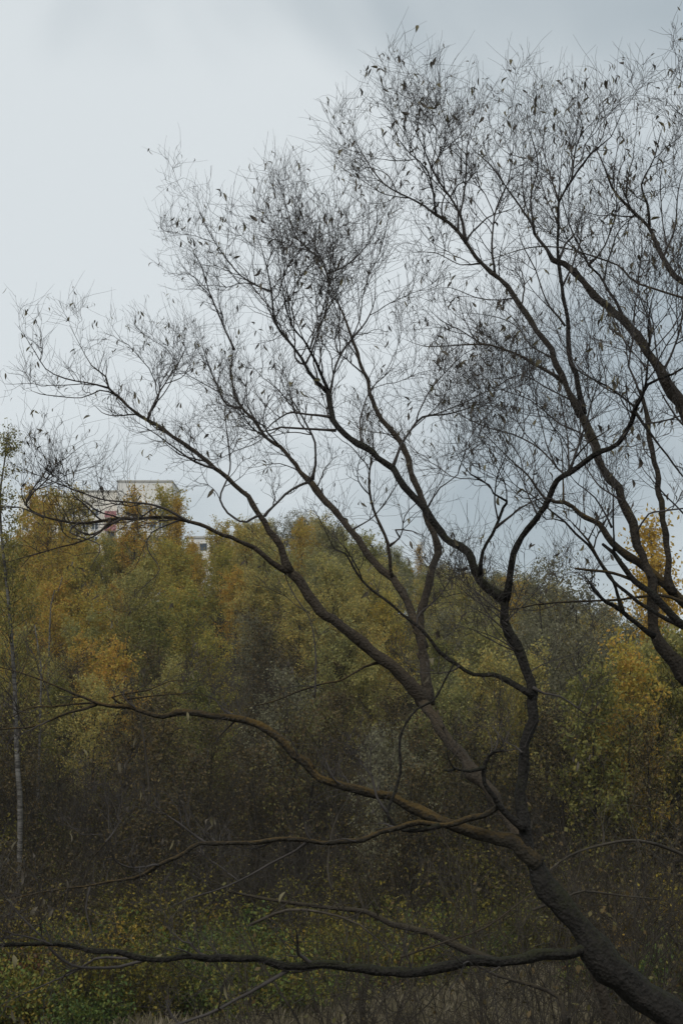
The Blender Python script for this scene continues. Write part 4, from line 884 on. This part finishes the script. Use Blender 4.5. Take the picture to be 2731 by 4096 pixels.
stick([(2130, 3640), (2258, 3592), (2331, 3565), (2486, 3583), (2650, 3600)], (32, 33), (12, 5), 'twig_grey', 'crooked grey branch below the pale bough, right of the trunk')
stick([(1990, 3850), (1866, 3802), (1711, 3729), (1565, 3697), (1464, 3647), (1300, 3629), (1078, 3598), (912, 3565)], (26, 28), (34, 9), 'bark_brown', 'mossy dim log slanting down toward the dark trunk, above the long low limb', 'mossy_branch')
stick([(1600, 3830), (1784, 3766), (1939, 3711), (2076, 3611), (2140, 3560)], (25, 26), (9, 5), 'twig_brown', 'thin brown branch crossing the mossy log just left of the trunk')
stick([(2260, 4110), (2235, 3990), (2120, 3940), (1980, 3900), (1870, 3840)], (24, 25), (24, 6), 'bark_brown', 'dark bough sagging below the long low limb beside the trunk')
stick([(1330, 3560), (1310, 3480), (1335, 3300), (1400, 3180)], (33, 34), (10, 4), 'twig_grey', 'grey upright forked twig rising above the looping limb')
stick([(1000, 3700), (1150, 3640), (1300, 3652), (1440, 3700), (1560, 3810)], (27, 26), (12, 6), 'twig_grey', 'low grey arching branch under the mossy log')

# ------------------------------------------------------------------ ground cover and dry grass
np.random.seed(3); random.seed(3)
n = 60000
gx = np.random.uniform(-9, 16, n); gy = np.random.uniform(43, 60, n); keep = []
for i in range(n):
    px = 1365.5+F*gx[i]/gy[i]; keep.append(gy[i] < meadow_edge(px)+1.5*noise.noise(Vector((gx[i]*.6, gy[i]*.6, 0)))+.8)
gx = gx[keep]; gy = gy[keep]; n = len(gx); gz = np.array([ground(a, c) for a, c in zip(gx, gy)])
h = np.random.uniform(.35, .95, n); a = np.random.rand(n)*6.283; wv = np.stack([np.cos(a), np.sin(a), np.zeros(n)], 1)*.013
lean = np.random.randn(n, 3)*.16; lean[:, 2] = 0; base = np.stack([gx, gy, gz], 1)
mid = base+lean*h[:, None]*.5+np.stack([np.zeros(n)]*2+[h*.6], 1); top = base+lean*h[:, None]*1.6+np.stack([np.zeros(n)]*2+[h], 1)
b = MB(); b.quads(np.stack([base-wv, base+wv, mid+wv, mid-wv], 1)); b.quads(np.stack([mid-wv*1.2, mid+wv*1.2, top+wv*.4, top-wv*.4], 1))
tag(link('dry_grass', b.mesh('dry_grass', M['grass'])), 'tall dry tan grass of the meadow along the bottom edge', 'grass', kind='stuff')
n = 45000
x = np.random.uniform(-18, 18, n); y = np.random.uniform(44, 70, n); z = np.array([ground(a, c) for a, c in zip(x, y)])+np.random.rand(n)**2*.6
ok = np.array([c > meadow_edge(1365.5+F*a/c) for a, c in zip(x, y)])
b = MB(); b.leaves(np.stack([x, y, z], 1)[ok], .14, .5, .0)
tag(link('undergrowth', b.mesh('undergrowth', M['weed'])), 'low leafy undergrowth carpeting the thicket floor', 'undergrowth', kind='stuff')

# ------------------------------------------------------------------ haze
HAZE = 0.00025
b = MB(); b.box(-110, 110, -8, 330, -3, 75)
me = b.mesh('haze', None, smooth=False); hm = bpy.data.materials.new('haze'); hm.use_nodes = True; t = hm.node_tree; t.nodes.clear()
o = t.nodes.new('ShaderNodeOutputMaterial'); v = t.nodes.new('ShaderNodeVolumePrincipled')
v.inputs['Color'].default_value = (0.90, 0.92, 0.93, 1); v.inputs['Density'].default_value = HAZE; v.inputs['Anisotropy'].default_value = 0.3
t.links.new(v.outputs[0], o.inputs['Volume']); me.materials.append(hm)
tag(link('haze', me), 'thin pale autumn haze filling the valley', 'haze', kind='stuff')
